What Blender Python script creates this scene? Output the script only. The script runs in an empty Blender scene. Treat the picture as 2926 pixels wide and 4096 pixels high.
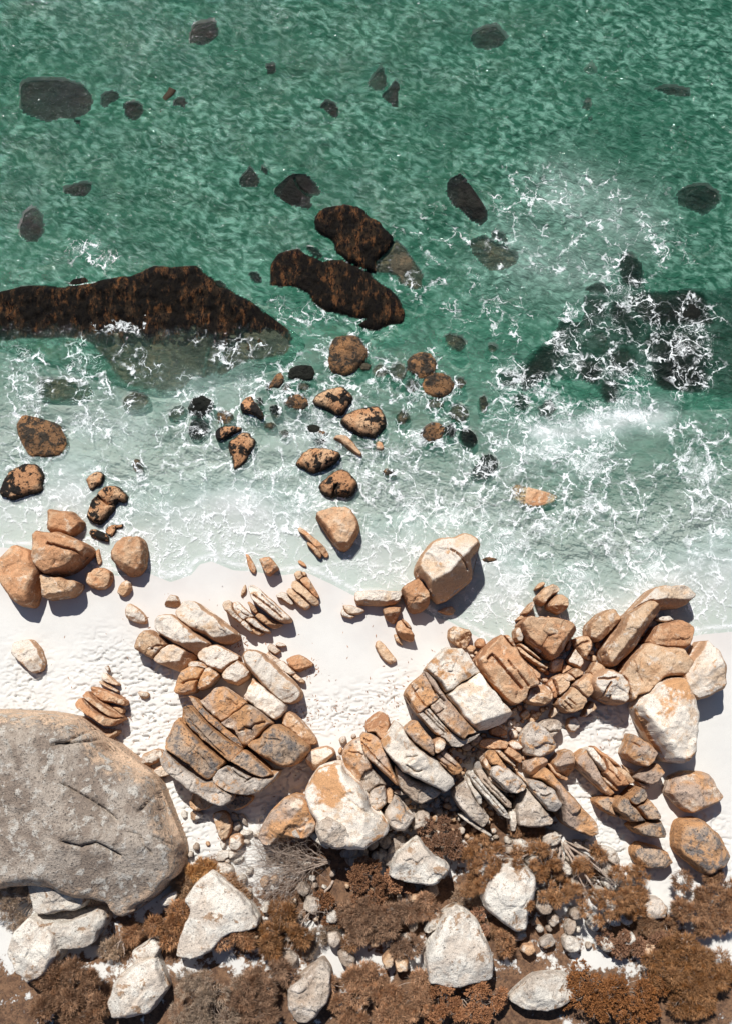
import bpy, math, random
import numpy as np
from mathutils import Vector
from mathutils.geometry import delaunay_2d_cdt

# ------------------------------------------------------------------ camera, sky, sun, exposure
SC = bpy.context.scene
COL = SC.collection
PW, PH, FPX, DIST, TILT = 2926.0, 4096.0, 3960.0, 66.0, math.radians(12)
CAMZ = DIST * math.cos(TILT)
CAMY = -DIST * math.sin(TILT)
cam_d = bpy.data.cameras.new('camera')
cam = bpy.data.objects.new('camera', cam_d)
COL.objects.link(cam)
cam.location = (0, CAMY, CAMZ)
cam.rotation_euler = (TILT, 0, 0)
cam_d.sensor_fit = 'VERTICAL'
cam_d.sensor_height = 24.0
cam_d.lens = 24.0 * FPX / PH
cam_d.clip_start = 1.0
cam_d.clip_end = 2000.0
SC.camera = cam

SUN_ZEN, SUN_AZ = math.radians(36), math.radians(17)      # azimuth measured from +Y towards -X
SUNV = Vector((-math.sin(SUN_ZEN) * math.sin(SUN_AZ), math.sin(SUN_ZEN) * math.cos(SUN_AZ), math.cos(SUN_ZEN)))
world = bpy.data.worlds.new('World')
SC.world = world
world.use_nodes = True
wn = world.node_tree
bg = wn.nodes['Background']
sky = wn.nodes.new('ShaderNodeTexSky')
sky.sky_type = 'NISHITA'
sky.sun_disc = False
sky.sun_elevation = math.radians(90) - SUN_ZEN
sky.sun_rotation = -SUN_AZ
sky.ozone_density = 3.0
sky.dust_density = 0.4
wn.links.new(sky.outputs[0], bg.inputs[0])
bg.inputs[1].default_value = 0.05
sun_d = bpy.data.lights.new('sun', 'SUN')
sun_d.energy = 4.2
sun_d.angle = math.radians(0.5)
sun_d.color = (1.0, 0.975, 0.935)
sun = bpy.data.objects.new('sun', sun_d)
COL.objects.link(sun)
sun.location = SUNV * 120
sun.rotation_euler = SUNV.to_track_quat('Z', 'Y').to_euler()
vs = SC.view_settings
vs.view_transform = 'Standard'
vs.look = 'None'
vs.exposure = 0.3
vs.gamma = 1.0
vs.use_curve_mapping = False
SC.cycles.max_bounces = 6
SC.cycles.transparent_max_bounces = 12
SC.cycles.caustics_reflective = False
SC.cycles.caustics_refractive = False

# ------------------------------------------------------------------ helpers
random.seed(7)
RNG = np.random.default_rng(7)
CT, ST = math.cos(TILT), math.sin(TILT)

def to_world(px, py, z=0.0):
    """a traced point of the survey picture -> the place on the level z where it stands"""
    px = np.asarray(px, float); py = np.asarray(py, float)
    xc = (px - PW / 2) / FPX; yc = -(py - PH / 2) / FPX
    dx, dy, dz = xc, CT * yc + ST, ST * yc - CT
    t = (z - CAMZ) / dz
    return np.stack([dx * t, CAMY + dy * t], -1)

def to_px(x, y, z=0.0):
    rx, ry, rz = x, y - CAMY, z - CAMZ
    yc = CT * ry + ST * rz
    zc = -ST * ry + CT * rz
    return PW / 2 + FPX * rx / -zc, PH / 2 - FPX * yc / -zc

TILES = {'A1': (290, 290, 800), 'A2': (1060, 290, 800), 'A3': (1840, 290, 800), 'A4': (290, 1000, 900), 'A5': (1000, 750, 800),
         'A6': (1740, 950, 900), 'B1': (650, 1500, 600), 'B2': (1050, 1300, 600), 'B3': (1500, 1300, 800), 'B4': (280, 1780, 600),
         'B5': (1100, 1750, 500), 'B6': (850, 2150, 500), 'B7': (1300, 2100, 650), 'B8': (1900, 1750, 740), 'C1': (280, 2400, 500),
         'C2': (520, 2380, 500), 'C3': (850, 2500, 500), 'C4': (620, 2720, 650), 'C5': (1560, 2520, 500), 'C6': (1860, 2300, 500),
         'C7': (2140, 2300, 500), 'C8': (1200, 2800, 550), 'D1': (1340, 2820, 560), 'D2': (1820, 2780, 560), 'D3': (2200, 2780, 440),
         'D4': (280, 2820, 600), 'D5': (280, 3300, 600), 'D6': (720, 3050, 600), 'D7': (800, 3300, 620), 'D8': (1360, 3240, 600),
         'E1': (1820, 3180, 820), 'S': (0, 0, 1624), 'F': (0, 0, 2926)}

def trace(tile, s):
    x0, y0, w = TILES[tile]
    k = w / 1624.0
    a = np.array([[float(v) for v in p.split(',')] for p in s.split()])
    return np.stack([x0 + a[:, 0] * k, y0 + a[:, 1] * k], -1)

def _hash(ix, iy, iz, seed):
    with np.errstate(over='ignore'):
        h = (ix.astype(np.uint32) * np.uint32(374761393) + iy.astype(np.uint32) * np.uint32(668265263)
             + iz.astype(np.uint32) * np.uint32(2147483647) + np.uint32(seed * 974711 & 0xffffffff))
        h = (h ^ (h >> np.uint32(13))) * np.uint32(1274126177)
        h = h ^ (h >> np.uint32(16))
    return h.astype(np.float64) / 4294967295.0

def vnoise(x, y, z=None, seed=0):
    x = np.asarray(x, float); y = np.asarray(y, float)
    z = np.zeros_like(x) if z is None else np.asarray(z, float)
    xi, yi, zi = np.floor(x).astype(np.int64), np.floor(y).astype(np.int64), np.floor(z).astype(np.int64)
    fx, fy, fz = x - xi, y - yi, z - zi
    fx, fy, fz = [f * f * f * (f * (f * 6 - 15) + 10) for f in (fx, fy, fz)]
    out = 0
    for a in (0, 1):
        for b in (0, 1):
            for c in (0, 1):
                out = out + _hash(xi + a, yi + b, zi + c, seed) * (fx if a else 1 - fx) * (fy if b else 1 - fy) * (fz if c else 1 - fz)
    return out * 2 - 1

def fbm(x, y, z=None, oct=4, seed=0, gain=0.5):
    s, a, f = 0, 1.0, 1.0
    for k in range(oct):
        s = s + a * vnoise(x * f, y * f, None if z is None else z * f, seed + k * 17)
        a *= gain; f *= 2.03
    return s

def sstep(a, b, x):
    t = np.clip((x - a) / (b - a), 0, 1)
    return t * t * (3 - 2 * t)

def seg_dist(P, A, B):
    """smallest distance of points P (N,2) to segments A->B (M,2)"""
    A = np.asarray(A); B = np.asarray(B)
    best = np.full(len(P), 1e9)
    ch = max(1, int(4e5 // max(len(P), 1)))
    for i in range(0, len(A), ch):
        a, ab = A[i:i + ch], B[i:i + ch] - A[i:i + ch]
        rx = P[:, 0, None] - a[None, :, 0]; ry = P[:, 1, None] - a[None, :, 1]
        t = np.clip((rx * ab[:, 0] + ry * ab[:, 1]) / np.maximum((ab ** 2).sum(1), 1e-12), 0, 1)
        rx -= t * ab[:, 0]; ry -= t * ab[:, 1]
        best = np.minimum(best, (rx * rx + ry * ry).min(1))
    return np.sqrt(best)

def inside(P, poly):
    x, y = P[:, 0], P[:, 1]
    n = len(poly)
    if len(P) < 200:
        q = np.roll(poly, -1, 0)
        c = (poly[None, :, 1] > y[:, None]) != (q[None, :, 1] > y[:, None])
        dy = q[:, 1] - poly[:, 1]
        xi = (q[:, 0] - poly[:, 0]) * (y[:, None] - poly[:, 1]) / np.where(np.abs(dy) < 1e-12, 1e-12, dy) + poly[:, 0]
        return ((c & (x[:, None] < xi)).sum(1) % 2) == 1
    r = np.zeros(len(P), bool)
    for i in range(n):
        x1, y1 = poly[i]; x2, y2 = poly[(i + 1) % n]
        c = ((y1 > y) != (y2 > y))
        if abs(y2 - y1) > 1e-12:
            r ^= c & (x < (x2 - x1) * (y - y1) / (y2 - y1) + x1)
    return r

def chaikin(p, it=1, q=0.22):
    for _ in range(it):
        n = np.roll(p, -1, 0)
        p = np.stack([p * (1 - q) + n * q, p * q + n * (1 - q)], 1).reshape(-1, 2)
    return p

def resample(p, step):
    out = []
    n = len(p)
    for i in range(n):
        a, b = p[i], p[(i + 1) % n]
        k = max(1, int(round(np.hypot(*(b - a)) / step)))
        for j in range(k):
            out.append(a + (b - a) * j / k)
    return np.array(out)

def np_mesh(name, co, tris, quads=None):
    me = bpy.data.meshes.new(name)
    co = np.asarray(co, np.float32)
    faces = []
    nt = 0 if tris is None else len(tris)
    nq = 0 if quads is None else len(quads)
    me.vertices.add(len(co)); me.vertices.foreach_set('co', co.ravel())
    li = []
    if nt: li.append(np.asarray(tris, np.int32).ravel())
    if nq: li.append(np.asarray(quads, np.int32).ravel())
    li = np.concatenate(li)
    me.loops.add(len(li)); me.loops.foreach_set('vertex_index', li)
    me.polygons.add(nt + nq)
    start = np.concatenate([np.arange(nt) * 3, nt * 3 + np.arange(nq) * 4]).astype(np.int32)
    tot = np.concatenate([np.full(nt, 3), np.full(nq, 4)]).astype(np.int32)
    me.polygons.foreach_set('loop_start', start)
    me.polygons.foreach_set('loop_total', tot)
    me.update(calc_edges=True)
    return me

def attr(me, name, vals):
    a = me.attributes.new(name, 'FLOAT', 'POINT')
    a.data.foreach_set('value', np.asarray(vals, np.float32))

def smooth(me, on=True):
    me.polygons.foreach_set('use_smooth', np.full(len(me.polygons), on))

def link(name, me, mat=None, parent=None):
    o = bpy.data.objects.new(name, me)
    COL.objects.link(o)
    if mat: me.materials.append(mat)
    if parent: o.parent = parent
    return o

def tag(o, label=None, cat=None, group=None, kind=None):
    if label: o['label'] = label
    if cat: o['category'] = cat
    if group: o['group'] = group
    if kind: o['kind'] = kind
    return o

# ------------------------------------------------------------------ shoreline and ground level
SHORE = to_world(*trace('F', '-900,1180 -200,1190 60,1212 150,1226 180,1238 215,1262 270,1272 330,1264 380,1284 420,1270 440,1246 470,1238 520,1258 570,1262 620,1270 680,1262 740,1290 790,1316 850,1318 880,1330 930,1345 962,1362 1000,1372 1040,1395 1072,1412 1130,1432 1200,1465 1260,1470 1300,1458 1360,1440 1440,1420 1560,1400 1900,1370 2600,1330').T, 0.0)
_SA, _SB = SHORE[:-1], SHORE[1:]

def shore_d(x, y):
    """signed distance to the water's edge, positive on the land"""
    P = np.stack([np.ravel(x), np.ravel(y)], -1)
    d = seg_dist(P, _SA, _SB)
    ys = np.interp(P[:, 0], SHORE[:, 0], SHORE[:, 1])
    return np.where(P[:, 1] < ys, d, -d).reshape(np.shape(x))

def ground_z(x, y, d=None):
    d = shore_d(x, y) if d is None else d
    land = 0.05 * d + 0.0016 * np.clip(d, 0, 40) ** 2
    sea = 0.045 * d - 0.0022 * np.clip(-d, 0, 30) ** 2
    return np.where(d > 0, land, sea)
# ------------------------------------------------------------------ materials
class NT:
    def __init__(self, name):
        self.m = bpy.data.materials.new(name)
        self.m.use_nodes = True
        self.t = self.m.node_tree
        self.t.nodes.clear()
    def n(self, kind, **kw):
        nd = self.t.nodes.new('ShaderNode' + kind)
        for k, v in kw.items():
            if k.startswith('i_'):
                nd.inputs[k[2:].replace('_', ' ')].default_value = v
            else:
                setattr(nd, k, v)
        return nd
    def l(self, a, b):
        self.t.links.new(a, b)
    def setin(self, sock, v):
        if hasattr(v, 'is_linked') or isinstance(v, bpy.types.NodeSocket): self.l(v, sock)
        else: sock.default_value = v
    def noise(self, vec, scale, detail=5, rough=0.6, dist=0.0):
        nd = self.n('TexNoise')
        self.l(vec, nd.inputs['Vector'])
        nd.inputs['Scale'].default_value = scale
        nd.inputs['Detail'].default_value = detail
        nd.inputs['Roughness'].default_value = rough
        nd.inputs['Distortion'].default_value = dist
        return nd.outputs['Fac']
    def ramp(self, v, a, b, lo=0.0, hi=1.0):
        nd = self.n('MapRange', clamp=True, interpolation_type='SMOOTHSTEP')
        for s, x in zip(('Value', 'From Min', 'From Max', 'To Min', 'To Max'), (v, a, b, lo, hi)):
            self.setin(nd.inputs[s], x)
        return nd.outputs[0]
    def math(self, op, a, b=0.0, clamp=False):
        nd = self.n('Math', operation=op, use_clamp=clamp)
        self.setin(nd.inputs[0], a); self.setin(nd.inputs[1], b)
        return nd.outputs[0]
    def mix(self, f, a, b, mode='MIX'):
        nd = self.n('Mix', data_type='RGBA', blend_type=mode)
        self.setin(nd.inputs[0], f)
        for s, v in ((nd.inputs[6], a), (nd.inputs[7], b)):
            if isinstance(v, tuple): s.default_value = (*v, 1.0)
            else: self.l(v, s)
        return nd.outputs[2]
    def vadd(self, a, b, op='ADD'):
        nd = self.n('VectorMath', operation=op)
        self.setin(nd.inputs[0], a); self.setin(nd.inputs[1], b)
        return nd.outputs[0]
    def attr(self, name):
        return self.n('Attribute', attribute_name=name).outputs['Fac']
    def bump(self, h, strength, dist, normal=None):
        nd = self.n('Bump')
        nd.inputs['Strength'].default_value = strength
        nd.inputs['Distance'].default_value = dist
        self.l(h, nd.inputs['Height'])
        if normal: self.l(normal, nd.inputs['Normal'])
        return nd.outputs[0]

def rock_mat(name, base, blot, third, dark, f1=(0.45, 0.6), f2=(0.52, 0.62), f3=(0.60, 0.70), rim=None, rimw=0.5, rough=0.85,
             s1=0.5, s2=1.6, s3=4.5, bump=0.7, side=None, spec=None, stretch=None, cluster=False):
    """stone: base colour, large blotches, medium patches of a third colour, fine dark specks; optional margin and side colours"""
    T = NT(name)
    pos = T.n('NewGeometry').outputs['Position']
    rnd = T.n('ObjectInfo').outputs['Random']
    off = T.n('CombineXYZ')
    T.l(T.math('MULTIPLY', rnd, 61.0), off.inputs[0]); T.l(T.math('MULTIPLY', rnd, 23.0), off.inputs[1])
    p = T.vadd(pos, off.outputs[0])
    if stretch: p = T.vadd(p, stretch, 'MULTIPLY')
    n1 = T.noise(p, s1, 4, 0.62, 0.4)
    n2 = T.noise(p, s2, 5, 0.68, 0.3)
    n3 = T.noise(p, s3, 4, 0.75)
    n4 = T.noise(p, 20.0, 2, 0.7)
    c = T.mix(T.ramp(n1, *f1), base, blot)
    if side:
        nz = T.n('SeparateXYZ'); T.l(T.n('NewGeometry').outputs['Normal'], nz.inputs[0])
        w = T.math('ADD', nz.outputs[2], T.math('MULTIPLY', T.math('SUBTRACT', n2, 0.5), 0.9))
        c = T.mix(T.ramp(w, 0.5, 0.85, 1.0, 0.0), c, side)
    c = T.mix(T.math('MULTIPLY', T.ramp(n2, *f2), T.ramp(n1, 0.46, 0.58)) if cluster else T.ramp(n2, *f2), c, third)
    if rim:
        r = T.math('ADD', T.attr('rim'), T.math('MULTIPLY', T.math('SUBTRACT', n2, 0.5), 0.8))
        c = T.mix(T.ramp(r, 0.0, rimw, 1.0, 0.0), c, rim)
    c = T.mix(T.ramp(n3, *f3), c, dark)
    v = T.ramp(n4, 0.3, 0.7, 0.70, 1.16)
    hs = T.n('HueSaturation')
    T.l(c, hs.inputs['Color'])
    T.l(T.math('MULTIPLY', v, T.ramp(rnd, 0, 1, 0.9, 1.08)), hs.inputs['Value'])
    b = T.n('BsdfPrincipled')
    T.l(hs.outputs[0], b.inputs['Base Color'])
    b.inputs['Roughness'].default_value = rough
    b.inputs['Specular IOR Level'].default_value = 0.2 if spec is None else spec
    h = T.math('ADD', T.math('MULTIPLY', n2, 1.0), T.math('ADD', T.math('MULTIPLY', n3, 0.45), T.math('MULTIPLY', n4, 0.16)))
    T.l(T.bump(h, bump, 0.26), b.inputs['Normal'])
    o = T.n('OutputMaterial')
    T.l(b.outputs[0], o.inputs[0])
    return T.m

OR, TAN, CRM = (0.57, 0.30, 0.155), (0.60, 0.37, 0.21), (0.74, 0.655, 0.555)
MAT = {
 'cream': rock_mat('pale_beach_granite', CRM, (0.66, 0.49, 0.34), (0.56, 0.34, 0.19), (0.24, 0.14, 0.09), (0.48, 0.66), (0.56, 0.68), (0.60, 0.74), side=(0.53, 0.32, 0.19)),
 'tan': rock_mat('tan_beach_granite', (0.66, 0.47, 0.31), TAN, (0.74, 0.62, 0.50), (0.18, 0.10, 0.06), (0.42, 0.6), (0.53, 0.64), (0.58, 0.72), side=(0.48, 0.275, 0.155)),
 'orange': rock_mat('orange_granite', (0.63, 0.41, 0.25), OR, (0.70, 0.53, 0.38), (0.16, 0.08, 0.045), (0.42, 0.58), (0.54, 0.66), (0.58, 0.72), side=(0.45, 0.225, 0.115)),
 'oblack': rock_mat('tidal_orange_granite', (0.50, 0.255, 0.125), (0.60, 0.38, 0.22), (0.016, 0.014, 0.012), (0.03, 0.02, 0.015), (0.46, 0.62), (0.50, 0.55), (0.54, 0.62), rim=(0.025, 0.02, 0.015), rimw=0.24, s2=0.95),
 'lichen': rock_mat('lichened_granite', (0.66, 0.57, 0.48), (0.42, 0.35, 0.29), (0.58, 0.34, 0.18), (0.07, 0.06, 0.055), (0.45, 0.60), (0.51, 0.63), (0.56, 0.69), s3=6.0, s1=.8),
 'dark_lichen': rock_mat('dark_lichened_granite', (0.47, 0.34, 0.24), (0.55, 0.31, 0.16), (0.21, 0.18, 0.16), (0.045, 0.042, 0.04), (0.47, 0.60), (0.46, 0.60), (0.53, 0.66), rim=(0.53, 0.28, 0.13), rimw=0.35, s3=6.0),
 'weathered': rock_mat('orange_painted_granite', (0.57, 0.31, 0.15), (0.46, 0.34, 0.26), (0.72, 0.59, 0.46), (0.09, 0.075, 0.07), (0.42, 0.58), (0.53, 0.64), (0.54, 0.68), s2=.8),
 'white': rock_mat('bleached_granite', (0.74, 0.68, 0.59), (0.60, 0.51, 0.42), (0.38, 0.25, 0.16), (0.12, 0.10, 0.085), (0.42, 0.60), (0.57, 0.64), (0.55, 0.70), s3=6.0, s1=.9, s2=1.1),
 'whitetop': rock_mat('white_topped_granite', (0.79, 0.70, 0.59), (0.66, 0.50, 0.36), (0.57, 0.31, 0.15), (0.15, 0.12, 0.10), (0.50, 0.64), (0.54, 0.62), (0.58, 0.72), s2=.42, s1=1.1),
 'granite': rock_mat('grey_brown_granite', (0.46, 0.385, 0.315), (0.30, 0.235, 0.185), (0.60, 0.55, 0.48), (0.10, 0.085, 0.072), (0.42, 0.56), (0.53, 0.62), (0.52, 0.66), rim=(0.72, 0.51, 0.35), rimw=0.17, s3=7.0, s1=0.5, bump=.8),
 'grey': rock_mat('grey_granite', (0.57, 0.48, 0.39), (0.43, 0.33, 0.25), (0.68, 0.59, 0.50), (0.09, 0.08, 0.07), (0.42, 0.6), (0.52, 0.64), (0.54, 0.68), s3=6.0),
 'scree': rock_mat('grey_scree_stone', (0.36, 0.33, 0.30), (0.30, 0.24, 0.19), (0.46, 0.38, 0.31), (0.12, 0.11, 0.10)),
 'kelp': rock_mat('kelp_covered_granite', (0.010, 0.008, 0.006), (0.034, 0.022, 0.013), (0.15, 0.064, 0.025), (0.006, 0.005, 0.005), (0.42, 0.62), (0.47, 0.64), (0.50, 0.58), cluster=True, rough=0.8, s2=1.7, s1=0.7, s3=3.0, bump=1.0, spec=.08, stretch=(1.7, .75, 1)),
 'wet': rock_mat('wet_black_granite', (0.007, 0.008, 0.006), (0.018, 0.019, 0.014), (0.012, 0.012, 0.009), (0.006, 0.006, 0.005), rough=0.6, bump=0.8, spec=.12),
 'olive': rock_mat('algae_granite', (0.085, 0.075, 0.05), (0.045, 0.04, 0.028), (0.15, 0.115, 0.07), (0.014, 0.013, 0.010), rough=0.7, bump=0.7, spec=.12),
 'wetorange': rock_mat('wet_orange_granite', (0.17, 0.09, 0.042), (0.34, 0.17, 0.07), (0.04, 0.03, 0.02), (0.016, 0.013, 0.010), (0.42, 0.62), (0.46, 0.58), (0.52, 0.62), rough=0.6, bump=0.7, spec=.2),
}

def ground_mat():
    T = NT('white_sand')
    pos = T.n('NewGeometry').outputs['Position']
    n1 = T.noise(pos, 0.25, 4, 0.6)
    n2 = T.noise(pos, 3.0, 6, 0.7)
    n3 = T.noise(pos, 30.0, 3, 0.7)
    dry = T.mix(T.ramp(n1, 0.3, 0.7), (0.695, 0.68, 0.64), (0.635, 0.62, 0.585))
    dry = T.mix(T.ramp(n3, 0.35, 0.7, 0.0, 0.35), dry, (0.46, 0.44, 0.41))
    wet = T.mix(T.ramp(n1, 0.35, 0.65), (0.61, 0.59, 0.56), (0.57, 0.54, 0.51))
    w = T.attr('wet')
    c = T.mix(w, dry, wet)
    soil = T.mix(T.ramp(n2, 0.35, 0.65), (0.09, 0.05, 0.032), (0.22, 0.125, 0.072))
    soil = T.mix(T.ramp(T.noise(pos, 9.0, 4, 0.7), 0.5, 0.7), soil, (0.05, 0.035, 0.025))
    sf = T.math('ADD', T.attr('soil'), T.math('ADD', T.math('MULTIPLY', T.math('SUBTRACT', n2, 0.5), 1.0), T.math('MULTIPLY', T.math('SUBTRACT', T.noise(pos, 0.8, 4, 0.65), 0.5), 1.5)))
    c = T.mix(T.ramp(sf, 0.45, 0.62), c, soil)
    wd = T.attr('weed')
    c = T.mix(T.ramp(T.math('ADD', wd, T.math('MULTIPLY', T.math('SUBTRACT', n2, 0.5), 1.3)), 0.45, 0.75), c, (0.10, 0.12, 0.08))
    b = T.n('BsdfPrincipled')
    T.l(c, b.inputs['Base Color'])
    T.l(T.ramp(w, 0, 1, 0.95, 0.62), b.inputs['Roughness'])
    b.inputs['Specular IOR Level'].default_value = 0.2
    T.l(T.bump(n3, 0.25, 0.04), b.inputs['Normal'])
    o = T.n('OutputMaterial'); T.l(b.outputs[0], o.inputs[0])
    return T.m

def water_mat():
    T = NT('sea_water')
    pos = T.n('NewGeometry').outputs['Position']
    flat = T.vadd(pos, (1, 1, 0), 'MULTIPLY')
    dep, foam, milk = T.attr('depth'), T.attr('foam'), T.attr('milk')
    # ripples
    wn1 = T.n('TexNoise'); T.l(flat, wn1.inputs['Vector']); wn1.inputs['Scale'].default_value = 0.5; wn1.inputs['Detail'].default_value = 2
    warp = T.vadd(T.vadd(wn1.outputs['Color'], (0.5, 0.5, 0.5), 'SUBTRACT'), (1.0, 1.0, 0), 'MULTIPLY')
    wv = T.vadd(flat, warp)
    vr = T.n('VectorRotate', rotation_type='Z_AXIS'); T.l(wv, vr.inputs['Vector']); vr.inputs['Angle'].default_value = 0.42
    st = T.vadd(vr.outputs[0], (0.8, 1.2, 1), 'MULTIPLY')
    r1 = T.noise(st, 1.8, 2, 0.5, 0.25)
    r2 = T.noise(st, 4.6, 2, 0.5, 0.2)
    calm = T.ramp(milk, 0.15, 0.8, 1.0, 0.3)
    hgt = T.math('MULTIPLY', T.math('ADD', T.math('MULTIPLY', r1, 0.62), T.math('MULTIPLY', r2, 0.24)), calm)
    nrm = T.bump(hgt, 0.8, 0.55)
    # foam lace, and the caustic light-lines painted in as thin foam
    wn2 = T.n('TexNoise'); T.l(flat, wn2.inputs['Vector']); wn2.inputs['Scale'].default_value = 0.6; wn2.inputs['Detail'].default_value = 3; wn2.inputs['Roughness'].default_value = 0.6
    warp2 = T.vadd(T.vadd(wn2.outputs['Color'], (0.5, 0.5, 0.5), 'SUBTRACT'), (2.6, 2.6, 0), 'MULTIPLY')
    wn3 = T.n('TexNoise'); T.l(flat, wn3.inputs['Vector']); wn3.inputs['Scale'].default_value = 4.5; wn3.inputs['Detail'].default_value = 3
    warp3 = T.vadd(T.vadd(wn3.outputs['Color'], (0.5, 0.5, 0.5), 'SUBTRACT'), (0.22, 0.22, 0), 'MULTIPLY')
    fv = T.vadd(T.vadd(flat, warp2), warp3)
    def lace(scale, wlo, whi, mod):
        v = T.n('TexVoronoi', feature='DISTANCE_TO_EDGE', voronoi_dimensions='2D')
        T.l(fv, v.inputs['Vector']); v.inputs['Scale'].default_value = scale
        width = T.ramp(mod, 0.35, 0.75, wlo, whi)
        return T.ramp(T.math('DIVIDE', v.outputs['Distance'], width), 0.35, 1.0, 1.0, 0.0)
    m1 = T.noise(flat, 0.55, 3, 0.65, 0.6)
    m2 = T.noise(flat, 1.7, 3, 0.7, 0.6)
    m3 = T.noise(fv, 3.2, 5, 0.78, 0.5)
    dens = T.math('ADD', foam, T.math('ADD', T.math('MULTIPLY', T.math('SUBTRACT', m1, 0.5), 1.5), 0.02))
    brk = T.ramp(T.noise(flat, 1.1, 3, 0.7, 0.8), 0.38, 0.56, 0.22, 1.0)
    l1 = T.math('MULTIPLY', T.math('MULTIPLY', lace(0.66, 0.02, 0.14, m2), brk), T.ramp(dens, 0.12, 0.44))
    rn = T.noise(T.vadd(flat, warp2), 1.3, 2, 0.5, 0.4)
    fil = T.ramp(T.math('DIVIDE', T.math('ABSOLUTE', T.math('SUBTRACT', rn, 0.5)), T.ramp(m2, 0.35, 0.7, 0.005, 0.026)), 0.3, 1.0, 1.0, 0.0)
    fil = T.math('MULTIPLY', T.math('MULTIPLY', fil, brk), T.ramp(dens, 0.16, 0.5, 0.0, 0.9))
    l1 = T.math('MAXIMUM', l1, fil)
    l2 = T.math('MULTIPLY', lace(1.7, 0.015, 0.20, m2), T.math('MULTIPLY', brk, T.ramp(dens, 0.34, 0.74, 0.0, 0.8)))
    l3 = T.math('MULTIPLY', lace(4.2, 0.02, 0.22, m1), T.ramp(dens, 0.5, 0.95, 0.0, 0.45))
    blot = T.ramp(T.math('ADD', m3, T.math('MULTIPLY', dens, 0.42)), 0.79, 1.02)
    fm = T.math('MAXIMUM', T.math('MAXIMUM', l1, l2), T.math('MAXIMUM', l3, blot), clamp=True)
    grain = T.ramp(T.noise(flat, 9.0, 4, 0.8), 0.30, 0.56, 0.45, 1.0)
    fm = T.math('MULTIPLY', fm, grain)
    fm = T.math('MULTIPLY', fm, T.ramp(foam, 0.0, 0.12))
    edge = T.attr('edge')
    fm = T.math('MAXIMUM', fm, T.math('MULTIPLY', edge, T.ramp(m2, 0.3, 0.55, 0.2, 1.0)), clamp=True)
    # water body
    g1 = T.noise(wv, 0.22, 4, 0.6)
    body = T.mix(T.ramp(g1, 0.35, 0.65), (0.030, 0.135, 0.083), (0.050, 0.187, 0.118))
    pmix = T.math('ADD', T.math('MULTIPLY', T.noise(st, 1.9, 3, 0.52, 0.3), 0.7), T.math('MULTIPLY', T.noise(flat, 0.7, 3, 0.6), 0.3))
    pale = T.math('MULTIPLY', T.ramp(pmix, 0.42, 0.66, 0.0, 1.0), T.ramp(T.noise(flat, 0.13, 3, 0.6), 0.36, 0.62, 0.3, 0.78))  # pale mottle: caustic light on the ripples, painted into the water colour
    body = T.mix(T.ramp(dep, 1.0, 2.6), body, (0.018, 0.088, 0.052))
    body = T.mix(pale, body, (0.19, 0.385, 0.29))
    mk = T.math('ADD', milk, T.math('MULTIPLY', T.math('SUBTRACT', m1, 0.5), T.ramp(milk, 0.02, 0.4, 0.0, 0.9)), clamp=True)
    mk = T.math('MAXIMUM', mk, T.math('MULTIPLY', T.ramp(dens, 0.40, 1.0, 0.0, 0.4), T.ramp(m3, 0.35, 0.62)), clamp=True)
    body = T.mix(mk, body, T.mix(T.ramp(milk, 0.55, 0.95), (0.62, 0.725, 0.685), (0.80, 0.80, 0.785)))
    alpha = T.ramp(dep, 0.0, 1.0, 0.0, 1.0)
    ex = T.math('SUBTRACT', 1.0, T.math('POWER', 2.718, T.math('MULTIPLY', T.math('POWER', dep, 1.4), -1.0)))
    alpha = T.math('MAXIMUM', T.math('MULTIPLY', ex, 0.93), T.math('MULTIPLY', mk, T.ramp(dep, 0.0, 0.3, 0.08, 0.82)), clamp=True)
    tr = T.n('BsdfTransparent'); tr.inputs[0].default_value = (0.90, 0.975, 0.95, 1)
    df = T.n('BsdfDiffuse'); T.l(body, df.inputs[0]); T.l(nrm, df.inputs['Normal'])
    mx = T.n('MixShader'); T.l(alpha, mx.inputs[0]); T.l(tr.outputs[0], mx.inputs[1]); T.l(df.outputs[0], mx.inputs[2])
    ff = T.n('BsdfDiffuse'); ff.inputs[0].default_value = (0.86, 0.88, 0.87, 1)
    T.l(nrm, ff.inputs['Normal'])
    gl = T.n('BsdfGlossy'); gl.inputs['Roughness'].default_value = 0.04
    nfin = nrm
    T.l(nfin, gl.inputs['Normal'])
    fr = T.n('Fresnel'); fr.inputs[0].default_value = 1.33; T.l(nfin, fr.inputs['Normal'])
    gx = T.n('MixShader'); T.l(T.math('MULTIPLY', fr.outputs[0], 0.8), gx.inputs[0]); T.l(mx.outputs[0], gx.inputs[1]); T.l(gl.outputs[0], gx.inputs[2])
    fx = T.n('MixShader'); T.l(fm, fx.inputs[0]); T.l(gx.outputs[0], fx.inputs[1]); T.l(ff.outputs[0], fx.inputs[2])
    o = T.n('OutputMaterial'); T.l(fx.outputs[0], o.inputs[0])
    return T.m

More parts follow.
